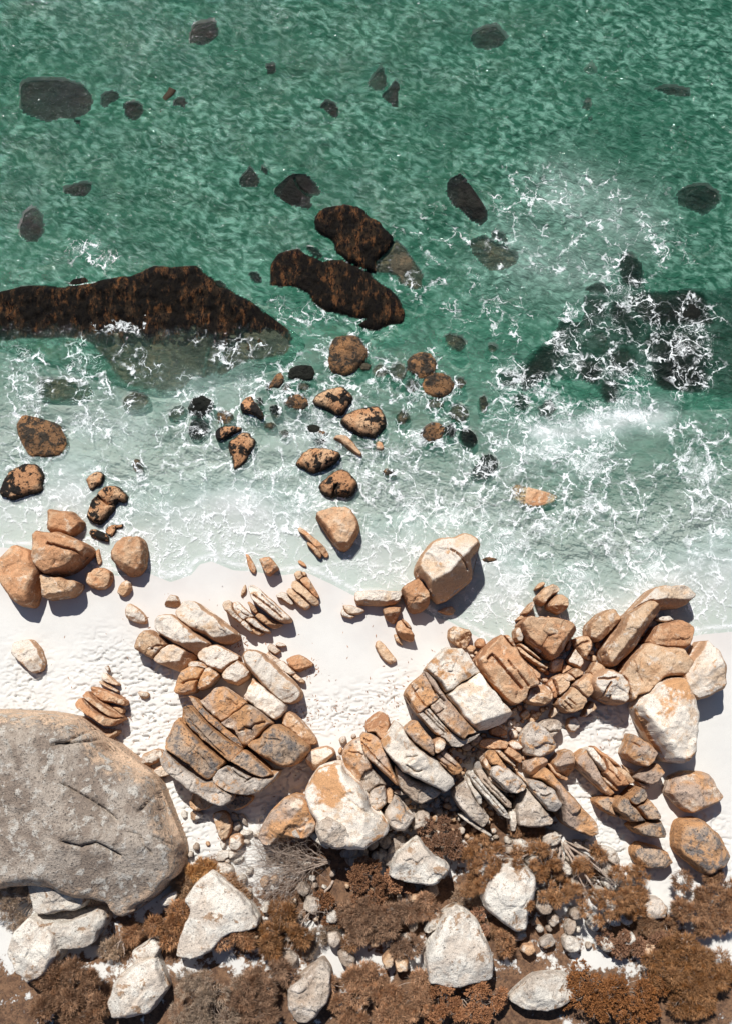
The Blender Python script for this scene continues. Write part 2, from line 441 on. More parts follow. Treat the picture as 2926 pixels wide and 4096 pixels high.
def leaf_mat(name, a, b, c):
    T = NT(name)
    v = T.attr('tone')
    pos = T.n('NewGeometry').outputs['Position']
    n = T.noise(pos, 2.2, 4, 0.6)
    col = T.mix(v, a, b)
    col = T.mix(T.ramp(n, 0.5, 0.68), col, c)
    hs = T.n('HueSaturation'); T.l(col, hs.inputs['Color'])
    rr = T.n('ObjectInfo').outputs['Random']
    T.l(T.ramp(rr, 0, 1, 0.9, 1.15), hs.inputs['Saturation']); T.l(T.ramp(T.math('FRACT', T.math('MULTIPLY', rr, 7.3)), 0, 1, 0.8, 1.2), hs.inputs['Value'])
    bs = T.n('BsdfPrincipled'); T.l(hs.outputs[0], bs.inputs['Base Color'])
    bs.inputs['Roughness'].default_value = 0.8
    bs.inputs['Specular IOR Level'].default_value = 0.15
    o = T.n('OutputMaterial'); T.l(bs.outputs[0], o.inputs[0])
    return T.m

MAT['leaf_brown'] = leaf_mat('brown_foliage', (0.24, 0.115, 0.055), (0.66, 0.41, 0.245), (0.42, 0.21, 0.10))
MAT['leaf_dark'] = leaf_mat('dark_brown_foliage', (0.13, 0.058, 0.03), (0.46, 0.235, 0.125), (0.27, 0.125, 0.06))
MAT['leaf_dry'] = leaf_mat('dry_twig_foliage', (0.34, 0.24, 0.17), (0.68, 0.54, 0.41), (0.46, 0.32, 0.22))
MAT['leaf_gold'] = leaf_mat('golden_dry_grass', (0.46, 0.25, 0.11), (0.70, 0.46, 0.26), (0.55, 0.31, 0.14))
MAT['bark'] = rock_mat('grey_bark', (0.46, 0.36, 0.29), (0.34, 0.25, 0.19), (0.56, 0.46, 0.38), (0.15, 0.10, 0.07), s1=3, s2=8, s3=20, bump=0.3)
MAT['weed'] = leaf_mat('brown_seaweed', (0.035, 0.022, 0.012), (0.06, 0.04, 0.02), (0.03, 0.02, 0.01))
# ------------------------------------------------------------------ stones
DEPTHMAP = []          # height functions of the stones that stand in the sea
LAND = []              # outlines of the stones on the beach
SEED = [0]
COUNT = {}

def rock(name, tile, pts, H, mat, label=None, parent=None, cat='boulder', group=None, top=None, cuts=(), cracks=(), tilt=None,
         r0=None, w=None, facets=None, sm=1, lump=1.0, slope=60, zoff=0.0, rag=1.0, coarse=1.0):
    """one stone grown over its traced outline: rounded rim, facets, traced breaks of slope and cracks, closed below the ground.
    top=None: stands on the ground, H metres tall.  top=z: stands in the sea, its summit at z, H metres of it modelled below that"""
    SEED[0] += 1
    sd = SEED[0]
    rg = np.random.default_rng(sd)
    px = trace(tile, pts) if isinstance(pts, str) else pts
    c = px.mean(0)
    if top is None:
        cw = to_world(c[0], c[1], 0.8)
        zg = float(ground_z(cw[0], cw[1])) + zoff
        zp = zg + 0.35 * H
    else:
        zg = top - H
        zp = min(top, 0.0)
    poly = to_world(px[:, 0], px[:, 1], zp)
    cc = poly.mean(0)
    ext = math.sqrt(np.prod(poly.max(0) - poly.min(0)))
    poly = cc + (poly - cc) * (1 + min((.09 if parent is None else .06) if top is None else .06, .2 / max(ext, .1)))
    poly = chaikin(poly, sm, 0.13)
    if top is None: H = H * 1.4
    facets = 7 if facets is None else facets + 3
    x, y = poly[:, 0], poly[:, 1]
    area = abs(np.sum(x * np.roll(y, -1) - np.roll(x, -1) * y)) / 2
    if np.sum(x * np.roll(y, -1) - np.roll(x, -1) * y) < 0:
        poly = poly[::-1].copy()
    step = float(np.clip(math.sqrt(area) / 42, 0.045, 0.19)) * coarse
    poly = resample(poly, step * 1.1)
    # uneven outline
    ctr = poly.mean(0)
    size = math.sqrt(area)
    nn = fbm(poly[:, 0] * 2.2 / max(size, .6) * 1.5, poly[:, 1] * 2.2 / max(size, .6) * 1.5, oct=4, seed=sd)
    dirs = (poly - ctr); dirs /= np.linalg.norm(dirs, axis=1, keepdims=True) + 1e-9
    poly = poly + dirs * (nn * 0.030 * size * rag)[:, None]
    A, B = poly, np.roll(poly, -1, 0)
    lo, hi = poly.min(0), poly.max(0)
    gx, gy = np.meshgrid(np.arange(lo[0], hi[0], step), np.arange(lo[1], hi[1], step * 0.87))
    gx = gx + (np.arange(gx.shape[0]) % 2)[:, None] * step / 2
    G = np.stack([gx.ravel(), gy.ravel()], -1)
    G = G + (rg.random(G.shape) - .5) * step * 0.35
    G = G[inside(G, poly)]
    coarse = poly if len(poly) < 90 else poly[::max(1, len(poly) // 90)]
    dG = seg_dist(G, coarse, np.roll(coarse, -1, 0))
    rin = float(dG.max()) if len(dG) else size * 0.3
    W = (w if w is not None else 0.65) * rin * (0.66 if top is None else 1.0)
    R0 = 0.30 if r0 is None else r0
    if top is not None and r0 is None: R0 = (H - max(top, 0.03)) / H - 0.04 if top > -0.02 else 0.70
    keep = dG > step * 0.55
    G, dG = G[keep], dG[keep]
    planes = []
    for k in range(facets):
        ph = rg.uniform(0, 2 * math.pi)
        n = np.array([math.cos(ph), math.sin(ph)])
        ext = float(((poly - ctr) @ n).max())
        s = rg.uniform(-0.1, 0.7)
        tl = math.tan(math.radians(rg.uniform(8, 20) + 30 * max(s, 0))) * min(1.0, H / max(rin, .1))
        if top is not None: tl *= 0.4 * min(1.0, 1.2 / max(rin, .1))
        planes.append((n, ctr + n * ext * s, 1.0 * H, tl))
    tx, ty = tilt if tilt else (rg.uniform(-.12, .12), rg.uniform(-.12, .12))
    for cl in cuts:
        cp = to_world(*trace(tile, cl).T, zg + 0.9 * H)
        for a, b in zip(cp[:-1], cp[1:]):
            t = (b - a) / np.linalg.norm(b - a)
            n = np.array([t[1], -t[0]])
            if (n[1] > 0) if slope < 20 else ((ctr - a) @ n > 0): n = -n
            planes.append((n, a, 0.95 * H, math.tan(math.radians(slope))))
    ck = []
    for cr in cracks:
        wid, dep, s = (cr if isinstance(cr, tuple) else (0.05, 0.28, cr))
        q = to_world(*trace(tile, s).T, zg + 0.95 * H)
        # wander a little between the traced corners
        fine = [q[0]]
        for a, b in zip(q[:-1], q[1:]):
            k = max(1, int(np.hypot(*(b - a)) / 0.2))
            for j in range(1, k + 1):
                fine.append(a + (b - a) * j / k + (rg.random(2) - .5) * 0.07 * (j < k))
        fine = np.array(fine)
        ck.append((wid, dep, fine))
        # extra points along a crack so that it is cut cleanly
        ex = []
        for a, b in zip(fine[:-1], fine[1:]):
            t = (b - a) / (np.linalg.norm(b - a) + 1e-9); nrm = np.array([-t[1], t[0]])
            for j in np.linspace(0, 1, max(2, int(np.hypot(*(b - a)) / 0.06)), endpoint=False):
                pnt = a + (b - a) * j
                ex += [pnt, pnt + nrm * wid * 1.3, pnt - nrm * wid * 1.3]
        ex = np.array(ex)
        ex = ex[inside(ex, poly)]
        if len(ex):
            G = np.concatenate([G, ex]); 
    la = 0.05 * min(H, size) * lump
    ctrs = rg.random((14, 2)) * (hi - lo) + lo
    tl2 = rg.normal(size=(14, 2)) * 0.16
    of2 = rg.normal(size=14) * 0.035 * min(H, size)

    def height(P, d=None, fine_d=True):
        if d is None: d = seg_dist(P, A, B)
        u = np.clip(d / max(W, 1e-3), 0, 1)
        r = (1 - (1 - u) ** 2.3) ** (1 / 2.3)
        rel = (P - ctr) / max(size, 1e-3)
        h = H * (R0 + (1 - R0) * r) * (1 + tx * rel[:, 0] + ty * rel[:, 1])
        for n, a, z0, tl in planes:
            h = np.minimum(h, z0 - tl * ((P - a) @ n))
        # broken faces: every patch of the surface leans its own way
        wp = P + 0.16 * size * np.stack([fbm(P[:, 0] * 2 / max(size, .4), P[:, 1] * 2 / max(size, .4), oct=2, seed=sd + 31), fbm(P[:, 0] * 2 / max(size, .4) + 7, P[:, 1] * 2 / max(size, .4), oct=2, seed=sd + 37)], -1)
        dd = ((wp[:, None, :] - ctrs[None]) ** 2).sum(-1)
        j = dd.argmin(1)
        h = h + (((wp - ctrs[j]) * tl2[j]).sum(-1) * 0.45 + of2[j] * .6) * lump * min(1.0, 2.2 / size) * (1.0 if top is None else 0.5) * np.clip(d / max(0.35 * rin, .05), 0.15, 1)
        nz = fbm(P[:, 0] * 1.6 / max(size, .5) + sd, P[:, 1] * 1.6 / max(size, .5), oct=3, seed=sd + 5)
        nz2 = fbm(P[:, 0] * 2.6, P[:, 1] * 2.6, oct=4, seed=sd + 9, gain=.6)
        fade = 0.25 + 0.75 * np.clip(d / max(0.4 * rin, .05), 0, 1)
        h = h + (nz * la * min(1.0, 3.0 / size) + nz2 * min(0.035, 0.04 * size) * lump) * fade
        for wid, dep, q in ck:
            dc = seg_dist(P, q[:-1], q[1:])
            h = h - dep * np.exp(-(dc / wid) ** 2)
        return np.maximum(h, H * min(R0, .12) - 0.05) + zg

    # rim rings
    rings = [poly]
    nrm = np.roll(poly, -1, 0) - np.roll(poly, 1, 0)
    nrm = np.stack([-nrm[:, 1], nrm[:, 0]], -1); nrm /= np.linalg.norm(nrm, axis=1, keepdims=True) + 1e-9
    extra = []
    for f in (0.08, 0.22):
        o = f * W
        if o < step * 0.5:
            q = poly + nrm * o
            dq = seg_dist(q, A, B)
            extra.append(q[(dq > o * 0.9) & inside(q, poly)])
    if len(dG) != len(G):
        pass
    I = np.concatenate([G] + extra) if extra else G
    nb = len(poly)
    allp = np.concatenate([poly, I])
    res = delaunay_2d_cdt([Vector(p) for p in allp], [(i, (i + 1) % nb) for i in range(nb)], [], 1, 1e-5, False)
    V = np.array([(v[0], v[1]) for v in res[0]])
    F = [f for f in res[2] if len(f) == 3]
    d = seg_dist(V, A, B)
    d[d < 1e-4] = 0
    Z = height(V, d)
    # outer wall down into the ground
    edges = {}
    for f in F:
        for i in range(3):
            e = (f[i], f[(i + 1) % 3])
            edges[e] = edges.get(e, 0) + 1
    bnd = [e for e in edges if (e[1], e[0]) not in edges]
    bv = sorted({v for e in bnd for v in e})
    low = {v: len(V) + i for i, v in enumerate(bv)}
    lowest = zg - (0.45 if top is None else 0.6)
    LV = V[bv] + (V[bv] - ctr) * (0.02 if top is None else 0.10)
    co = np.concatenate([np.column_stack([V, Z]), np.column_stack([LV, np.full(len(bv), lowest)])])
    quads = [(a, low[a], low[b], b) for a, b in bnd]
    me = np_mesh(name, co, F, [(q[0], q[1], q[2], q[3]) for q in quads])
    attr(me, 'rim', np.concatenate([np.clip(d / max(rin, .05), 0, 1), np.zeros(len(bv))]))
    smooth(me)
    o = link(name, me, MAT[mat], parent)
    if parent is None:
        tag(o, label, cat, group)
    elif label: o['label'] = label
    if top is not None:
        DEPTHMAP.append((lo, hi, poly, height, top if parent is None else -1.0))
    else:
        LAND.append((lo, hi, poly))
    return o

def outcrop(name, label, cat='rock outcrop', group=None, at=None):
    e = bpy.data.objects.new(name, None)
    e.empty_display_size = 0.3
    COL.objects.link(e)
    tag(e, label, cat, group)
    return e
# ------------------------------------------------------------------ stones of the sea (top = height of the summit over still water)
def sea(tile, pts, top, mat, label, H=1.3, name='sea_boulder', group=None, **kw):
    return rock(name, tile, pts, H, mat, label, top=top, group=group, **kw)

sea('A1', '-420,60 -200,40 20,80 60,85 110,120 150,180 162,240 150,310 110,350 60,365 -200,400 -400,330', -0.10, 'wet', 'big dark submerged boulder at the upper left edge of the green sea', w=.5)
sea('A1', '5,395 45,390 82,403 76,442 48,436', -0.12, 'wet', 'tiny dark stone under the big submerged boulder at upper left')
sea('A1', '235,190 270,160 330,150 380,165 390,210 350,245 305,265 290,295 255,300 230,260', -0.16, 'wet', 'dark pear-shaped submerged rock between two rounder ones at upper left', w=.5)
sea('A1', '415,265 450,235 520,230 570,260 585,300 560,360 510,400 460,385 420,345', -0.08, 'wet', 'round dark submerged boulder, third from the upper left edge', w=.5)
sea('A1', '830,215 880,190 930,205 925,270 915,300 870,280 820,275 815,250', -0.10, 'wet', 'squarish dark submerged rock beside the seaweed strand', w=.5)
sea('A1', '1440,750 1475,790 1520,860 1515,930 1440,940 1370,930 1350,890 1375,830 1410,800', -0.06, 'wet', 'dark teardrop-shaped rock with a smaller stone at its right, mid sea', w=.5)
sea('A1', '1535,755 1580,770 1590,800 1580,855 1540,820 1530,790', -0.12, 'wet', 'small dark sliver of rock right of the teardrop-shaped rock', w=.5)
sea('A1', '10,905 80,885 165,905 160,960 110,1015 40,1015 -60,990 -80,930', -0.10, 'wet', 'blurred dark rock under ripples at the left edge, above the kelp reef', w=.5)
sea('A2', '5,-70 90,-70 90,10 50,35 15,25', -0.12, 'wet', 'small dark rock at the top edge, left of centre', w=.5)
sea('A2', '840,60 880,20 950,-60 985,60 995,110 960,150 905,175 850,140 830,110', -0.20, 'wet', 'round dark submerged rock at the top, left one of a touching pair', w=.5)
sea('A2', '940,190 985,150 1010,110 1050,55 1080,75 1090,130 1075,200 1075,285 1040,285 985,245 945,220', -0.08, 'wet', 'pointed dark rock at the top, right one of a touching pair', w=.5)
sea('A2', '450,265 490,225 540,230 580,260 600,300 590,350 580,375 530,355 480,310 445,295', -0.08, 'wet', 'oval dark rock alone in open water near the top', w=.5)
sea('A2', '90,945 140,890 200,850 290,815 330,820 400,880 440,950 430,1000 370,1020 380,1090 340,1110 260,1100 190,1060 130,1010 85,980', 0.04, 'wet', 'black rock awash with a pale notch, above the twin kelp rocks', w=.6, cracks=[(0.08, 0.4, '240,870 275,940 350,1000 420,995')])
sea('A5', '520,290 560,230 620,180 700,160 790,148 870,160 930,200 950,240 1040,290 1090,350 1150,400 1160,440 1120,500 1060,545 1010,600 1020,690 900,640 780,600 700,520 650,420 570,380 530,350', 0.55, 'kelp', 'large dark kelp-covered rock with orange flecks, upper of the two in mid sea', H=1.6, w=.5, lump=2.2, cracks=[(0.08, .3, '1160,440 1090,540 1030,600')])
sea('A5', '1160,450 1190,420 1240,470 1300,540 1350,610 1390,690 1390,790 1340,830 1280,800 1210,770 1200,710 1100,700 1040,690 1030,620 1080,550', -0.02, 'olive', 'grey-olive wet rock leaning on the right end of the upper kelp rock', w=.7)
sea('A5', '190,690 215,620 260,545 330,520 400,505 450,540 520,565 600,600 700,590 800,620 900,660 980,690 1010,740 1060,770 1130,820 1190,870 1220,930 1235,1000 1230,1090 1140,1110 1030,1165 950,1140 880,1110 860,1090 930,1040 840,1040 720,1010 620,1000 530,950 480,870 400,830 330,800 250,810 185,800', 0.40, 'kelp', 'long dark kelp-covered rock with orange flecks, lower of the two in mid sea', H=1.5, w=.5, lump=2.2)
sea('A5', '450,475 500,470 560,510 600,560 560,580 500,555 470,520', -0.10, 'wet', 'small submerged rock in the gap between the two kelp rocks')
sea('A5', '0,690 30,680 80,700 105,745 90,785 50,785 5,750 -10,715', -0.06, 'wet', 'small dark oval rock left of the lower kelp rock')
sea('A3', '-110,930 -90,880 -30,850 10,835 60,890 110,990 180,1070 215,1130 210,1180 170,1225 100,1200 30,1160 -60,1080 -110,990', 0.12, 'wet', 'smooth black elongated rock slanting in open water right of the kelp rocks', w=.6)
sea('A3', '250,1300 280,1275 340,1300 380,1345 385,1390 340,1390 290,1375 240,1350', -0.22, 'wet', 'small submerged rock touching the upper right of an olive boulder', w=.6)
sea('A3', '65,1400 100,1360 160,1335 210,1345 270,1375 330,1400 390,1440 430,1440 460,1490 450,1550 380,1590 300,1620 230,1610 160,1560 110,1500', -0.18, 'olive', 'big olive submerged boulder in pale rippled water right of centre', w=.6)
sea('A3', '990,240 1050,225 1060,290 1020,330 975,310', -0.35, 'wet', 'dark weedy patch of rock at upper right, upper of two')
sea('A3', '1010,380 1070,370 1060,430 1020,430', -0.40, 'wet', 'dark weedy patch of rock at upper right, lower of two')
sea('A3', '1560,150 1610,120 1700,100 1860,140 1850,210 1700,200 1600,170', -0.20, 'wet', 'dark submerged rock at the upper right edge')
sea('A3', '980,0 1060,-80 1110,30 1050,60 990,40', -0.55, 'wet', 'faint dark shape of a deep rock at the top right')
# the big kelp reef at the left
e = outcrop('kelp_reef', 'huge kelp-covered reef with an orange-brown crest at the left edge of the sea', 'reef')
rock('apron', 'A4', '-720,380 -500,300 -300,280 0,290 130,260 250,240 330,220 450,200 530,170 600,150 700,155 800,160 880,150 920,180 960,220 1000,250 1020,300 1110,310 1160,350 1260,400 1340,450 1450,520 1520,580 1555,640 1560,690 1510,750 1450,760 1380,780 1240,800 1080,800 1050,870 930,920 890,900 850,960 780,1010 650,1010 520,990 420,950 340,900 260,800 200,750 140,680 60,640 0,640 -300,640 -560,660 -720,560', 1.2, 'olive', parent=e, top=-0.04, w=.25,
    cuts=['-500,480 0,480 500,500 900,520 1200,560 1560,640'], slope=2.6, lump=1.0, facets=-3, cracks=[(0.07, .35, '1000,560 985,700 950,900'), (0.09, .45, '1105,600 1080,760 1060,860')], tilt=(0, 0))
rock('crest', 'A4', '-720,380 -500,300 -300,270 0,265 130,235 250,210 330,190 450,170 530,140 600,120 700,125 800,130 880,120 920,150 960,190 1000,220 1020,270 1110,290 1160,330 1260,380 1340,430 1450,500 1530,560 1565,620 1550,690 1430,730 1320,740 1200,720 1080,730 960,700 820,720 700,690 560,700 420,670 300,680 180,650 60,640 -100,630 -300,640 -560,620 -720,520', 1.6, 'kelp', parent=e, top=0.5, w=.35, facets=-3, lump=4.5, rag=.9, cuts=['-700,300 1000,330'], slope=10.5, tilt=(0, 0))
sea('A4', '1035,225 1070,220 1110,260 1110,290 1060,280 1030,250', -0.06, 'wet', 'small dark knob on the seaward side of the kelp reef')
sea('A4', '840,1120 870,1070 940,1050 1000,1080 1020,1130 990,1180 920,1210 860,1190 835,1160', 0.12, 'wet', 'round black rock capped with foam below the kelp reef', w=.8)
sea('A4', '360,1090 390,1040 450,1020 540,1050 560,1110 500,1150 420,1160 370,1140', -0.12, 'olive', 'submerged brown rock in milky water below the kelp reef')
sea('A4', '690,1180 720,1130 780,1110 820,1140 810,1200 750,1230 700,1220', -0.25, 'olive', 'faint submerged rock left of the round black rock')
sea('A4', '-250,930 20,920 110,960 130,1020 90,1080 20,1090 -230,1080', -0.25, 'olive', 'submerged olive rock at the left edge below the kelp reef')
sea('A4', '1085,825 1150,800 1230,810 1180,850 1100,905 1050,895', -0.20, 'olive', 'low submerged ledge off the lower tip of the kelp reef')
sea('B1', '280,560 310,490 390,475 470,500 520,560 490,640 420,700 340,710 290,650', -0.03, 'wet', 'black foam-flecked rock just below the round black rock')
sea('B1', '590,430 620,390 700,385 760,420 770,480 720,520 640,520 595,480', 0.02, 'wetorange', 'dark barnacled rock left of the bright orange bent rock')
sea('B1', '850,340 880,290 920,255 975,240 1000,290 1040,340 1090,420 1100,460 1070,480 1010,450 940,430 880,410 850,370', 0.55, 'oblack', 'bright orange bent rock with a black back in the surf', H=1.2, w=.7)
sea('B1', '580,620 640,570 720,565 800,560 860,575 850,610 780,640 720,670 690,690 640,710 600,700 585,660', 0.45, 'oblack', 'orange hook-shaped rock in the surf, upper of two', H=1.2, w=.7)
sea('B1', '725,740 790,700 830,650 880,630 950,650 960,680 1010,720 1005,770 960,810 930,860 910,920 860,980 810,1010 780,1030 770,960 760,880 735,820 720,770', 0.40, 'oblack', 'black and orange wedge-shaped rock in the surf, lower of two', H=1.3, w=.8)
sea('B1', '1330,300 1370,230 1440,200 1520,220 1570,270 1580,330 1530,370 1440,370 1370,360 1335,330', 0.18, 'wetorange', 'dark rounded rock with orange rim left of the pale orange boulder', w=.8)
sea('B1', '1170,370 1230,350 1290,390 1290,450 1230,480 1180,430', -0.15, 'olive', 'submerged brown rock right of the bent orange rock')
sea('B2', '720,330 740,230 780,160 860,130 960,120 1050,150 1110,230 1120,310 1100,390 1020,440 960,500 890,530 830,520 760,500 715,430', 0.40, 'wetorange', 'foam-splashed dark orange boulder nearest the kelp rocks', H=1.5, w=.9)
sea('B2', '110,600 150,540 200,520 225,560 220,620 180,680 120,670 70,690 80,640', 0.15, 'wetorange', 'brown wet rock at the left of the surf-washed cluster')
sea('B2', '280,520 310,460 370,445 440,440 520,450 555,510 545,580 480,600 420,590 370,570 320,590 275,570', 0.15, 'wet', 'black rock webbed with foam in the surf-washed cluster', w=.8)
sea('B2', '545,830 580,770 650,740 720,710 800,685 870,690 930,740 970,790 950,850 900,900 870,960 800,975 730,930 650,900 570,880', 0.75, 'oblack', 'pale orange oval boulder with a black right end in the surf', H=1.5, w=.85)
sea('B2', '860,1050 910,990 980,950 1060,920 1180,900 1260,900 1300,960 1330,1020 1330,1090 1270,1160 1200,1230 1140,1220 1040,1200 950,1140 890,1090', 0.85, 'oblack', 'largest orange boulder in the surf with a pitted black top', H=1.6, w=.85)
sea('B5', '760,20 800,-20 860,-25 940,-5 1000,60 1060,130 1115,210 1090,240 1040,215 970,160 900,110 830,60 780,40', 0.40, 'orange', 'narrow orange rock slanting below the largest surf boulder', H=1.1, w=.8)
sea('B5', '1290,100 1310,60 1350,45 1390,80 1410,140 1380,165 1320,150', 0.18, 'orange', 'small orange stone ringed by foam right of the slanting rock')
sea('B2', '1370,470 1410,420 1480,410 1540,450 1560,520 1530,590 1450,610 1390,570 1365,520', -0.12, 'olive', 'submerged round brown rock, right one of two left of the round brown boulder', w=.7)
sea('B2', '1190,470 1240,420 1310,420 1360,470 1360,530 1300,570 1230,570 1190,520', -0.15, 'olive', 'submerged brown rock, left one of two left of the round brown boulder', w=.7)
sea('B3', '255,320 280,270 330,235 380,225 440,240 485,280 500,320 480,380 420,420 370,435 310,410 265,370', 0.30, 'wetorange', 'round brown boulder, upper one of the pair in calm green water', w=.9)
sea('B3', '385,500 410,430 470,395 540,390 600,420 635,470 640,510 610,550 550,590 480,580 410,550', 0.25, 'wetorange', 'round brown boulder, lower one of the pair in calm green water', w=.9)
sea('B3', '240,480 290,440 350,470 350,530 300,560 250,540', -0.20, 'olive', 'submerged rock tucked under the pair of round brown boulders')
sea('B3', '595,710 620,660 660,630 710,640 750,690 760,740 720,790 660,790 610,760', -0.08, 'olive', 'submerged round rock with a dark crown right of the brown pair', w=.9)
sea('B3', '370,870 400,820 460,790 520,800 555,840 550,890 520,930 450,960 390,940 365,910', 0.22, 'wetorange', 'half-awash rock with an orange side and a foam ring below', w=.9)
sea('B3', '680,890 700,840 760,840 810,880 830,940 790,1000 720,980 690,940', -0.05, 'wet', 'dark foam-covered rock right of the half-awash orange rock')
sea('B3', '555,95 600,65 650,75 700,95 735,140 720,190 680,225 620,200 570,150', -0.12, 'olive', 'speckled olive submerged stone alone right of the surf boulders', w=.8)
sea('B3', '905,170 940,150 985,170 985,215 950,240 910,215', -0.28, 'olive', 'small faint submerged stone right of the speckled olive one')
sea('B3', '830,1130 870,1060 930,1040 990,1080 1000,1140 960,1200 910,1250 850,1260 790,1240 780,1190', -0.08, 'wet', 'dark blurred rock under foam above the rusty submerged slab')
sea('B3', '1120,1330 1150,1300 1210,1310 1300,1340 1380,1360 1450,1375 1470,1395 1430,1430 1350,1460 1270,1470 1180,1440 1130,1390', 0.02, 'orange', 'rusty orange slab barely awash in green surf at right', w=.8)
sea('B3', '60,1190 90,1165 140,1180 175,1210 140,1230 80,1225', 0.08, 'wetorange', 'small brown rock poking through foam at the centre')
sea('B3', '410,640 450,600 530,610 560,650 520,680 440,680', -0.15, 'olive', 'submerged slab directly below the pair of round brown boulders')
sea('B3', '170,740 210,690 270,710 290,770 240,810 180,790', -0.25, 'olive', 'faint submerged rock right of the largest surf boulder')
# dark reef under the foam web at the right
for s, lab, tp in (('1050,440 1130,430 1220,470 1230,560 1190,640 1120,690 1060,680 1050,600 1070,520', 'dark submerged reef block at the upper left of the foam web', -0.45),
               ('880,620 960,600 1040,640 1050,700 980,770 930,860 880,950 800,1010 700,1080 620,1120 600,1020 660,920 720,830 800,780 850,720', 'long dark submerged reef ridge slanting left of the foam web', -0.30),
               ('1330,130 1400,110 1480,200 1490,330 1440,370 1350,340 1310,250', 'brown submerged reef block at the top of the foam web', -0.25),
               ('1400,430 1500,390 1600,390 1900,400 2000,640 1650,640 1540,620 1440,560 1380,500', 'dark submerged reef block at the right edge under thick foam threads', -0.12),
               ('1250,830 1380,800 1450,880 1430,980 1330,1010 1260,960 1230,890', 'dark submerged reef block in the middle of the foam web', -0.30),
               ('1540,660 1700,640 1950,700 1950,1130 1600,1090 1550,980 1520,850 1500,740', 'largest dark submerged reef block at the right edge', -0.14),
               ('1190,1030 1270,1020 1310,1090 1290,1180 1230,1210 1190,1130', 'dark submerged reef block just above the breaking wave', -0.28),
               ('1050,860 1130,850 1200,900 1210,1000 1130,1060 1050,1020 1010,930', 'dark submerged reef block under fine hanging foam threads', -0.22),
               ('1070,370 1180,330 1240,380 1230,420 1080,410', 'olive submerged ledge at the upper edge of the reef', -0.40),
               ('560,1150 640,1130 680,1200 640,1260 570,1240', 'faint dark submerged rock at the lower left of the reef', -0.45),
               ('730,1230 830,1170 870,1250 820,1310 740,1290', 'faint brown submerged rock between two foam crests', -0.40),
               ('440,980 560,960 620,1030 570,1100 470,1080', 'faint green-black submerged rock at the far left of the reef', -0.55),
               ('1090,700 1200,680 1260,760 1200,840 1080,840 1000,780', 'grey submerged reef floor inside the foam web', -0.55),
               ('1280,480 1390,520 1480,620 1480,740 1380,760 1290,680 1250,560', 'dark reef floor between the thick foam threads', -0.35),
               ('1050,440 1130,400 1300,330 1330,130 1420,110 1490,250 1500,380 1620,390 2500,360 2700,760 2500,1180 1620,1110 1400,1000 1300,1200 1220,1200 1100,1070 950,1060 800,1030 680,1100 600,1120 600,1010 680,900 760,800 900,640 1040,600', 'broad dark reef platform lying under the whole foam web', -0.75)):
    sea('A6', s, tp * .6, 'wet', lab, name='submerged_reef', w=.8, r0=.68, sm=2, facets=-3, lump=.6, rag=1.6)
for t, q, m, lab in (('B1', '1010,250 1060,235 1095,290 1070,340 1030,320', 'wet', 'black wet stone against the back of the bent orange rock'), ('B1', '1130,90 1180,60 1200,120 1160,180 1120,160', 'wet', 'dark wet stone at the left end of the surf-washed cluster'),
        ('B1', '1090,520 1180,500 1240,540 1190,590 1110,580', 'olive', 'submerged dark stone under lace below the bent orange rock'), ('B1', '1260,600 1340,580 1390,640 1330,700 1270,670', 'olive', 'submerged dark stone left of the eye-shaped boulder'), ('B2', '480,1080 560,1060 640,1100 610,1170 520,1180 470,1130', 'wet', 'dark stone in foam left of the slanting orange rock'), ('B2', '560,1140 660,1120 740,1190 690,1215 600,1190', 'wetorange', 'thin dark brown stone in foam above the eye-shaped boulder'),
        ('B2', '540,1240 620,1210 700,1240 680,1300 590,1310', 'wet', 'smooth dark submerged stone just above the eye-shaped boulder'), ('B2', '380,640 450,620 520,660 470,720 390,700', 'olive', 'submerged olive stone below the foam-webbed black rock'), ('B2', '230,640 290,620 310,680 260,720 215,700', 'olive', 'submerged olive stone left of the foam-webbed black rock'), ('B2', '1010,420 1100,400 1180,430 1150,490 1060,490', 'olive', 'submerged stone right of the foam-splashed boulder'),
        ('B2', '70,880 150,850 220,900 190,980 100,970', 'wet', 'dark submerged stone under the brown wet rock'), ('B2', '1440,960 1520,930 1570,1000 1530,1080 1450,1060', 'olive', 'faint olive stone right of the largest surf boulder, lower'), ('B3', '640,440 700,420 740,470 700,520 650,500', 'olive', 'faint submerged stone right of the lower round brown boulder'), ('B3', '560,820 620,800 660,860 620,920 560,890', 'wet', 'dark submerged stone right of the half-awash rock'), ('B3', '840,590 890,570 920,640 890,720 850,700', 'olive', 'narrow faint submerged stone in green water left of the breaker')):
    sea(t, q, -0.03, m, lab)
# stones at the left edge of the swash
sea('B4', '190,385 215,345 270,305 330,300 375,330 370,380 340,430 300,455 260,490 220,475 195,430', 0.45, 'oblack', 'small brown boulder with black crest, highest on the left shore', H=1.2, w=.8)
sea('B4', '675,190 710,145 760,160 780,220 790,280 750,310 700,270', 0.0, 'wetorange', 'small drowned tan stone in the milky left swash')
sea('B4', '210,760 235,680 265,610 310,560 340,510 400,470 460,455 530,470 580,520 615,570 625,620 580,635 520,620 500,650 490,700 450,760 400,800 350,845 290,840 230,810 205,785', 0.85, 'oblack', 'boot-shaped orange and black boulder in the left swash', H=1.6, w=.75, cracks=[(0.12, .35, '300,570 390,640 470,620')])
sea('B4', '-220,700 35,740 70,750 120,800 170,860 150,910 110,950 70,985 30,1000 -200,960', 1.1, 'orange', 'orange boulder at the left edge above the cracked one', H=1.9, w=.6)
sea('B4', '220,960 240,920 290,920 340,935 390,960 420,1000 420,1050 370,1040 300,1020 240,1000', 0.4, 'oblack', 'flat orange stone below the boot-shaped boulder', H=1.0)
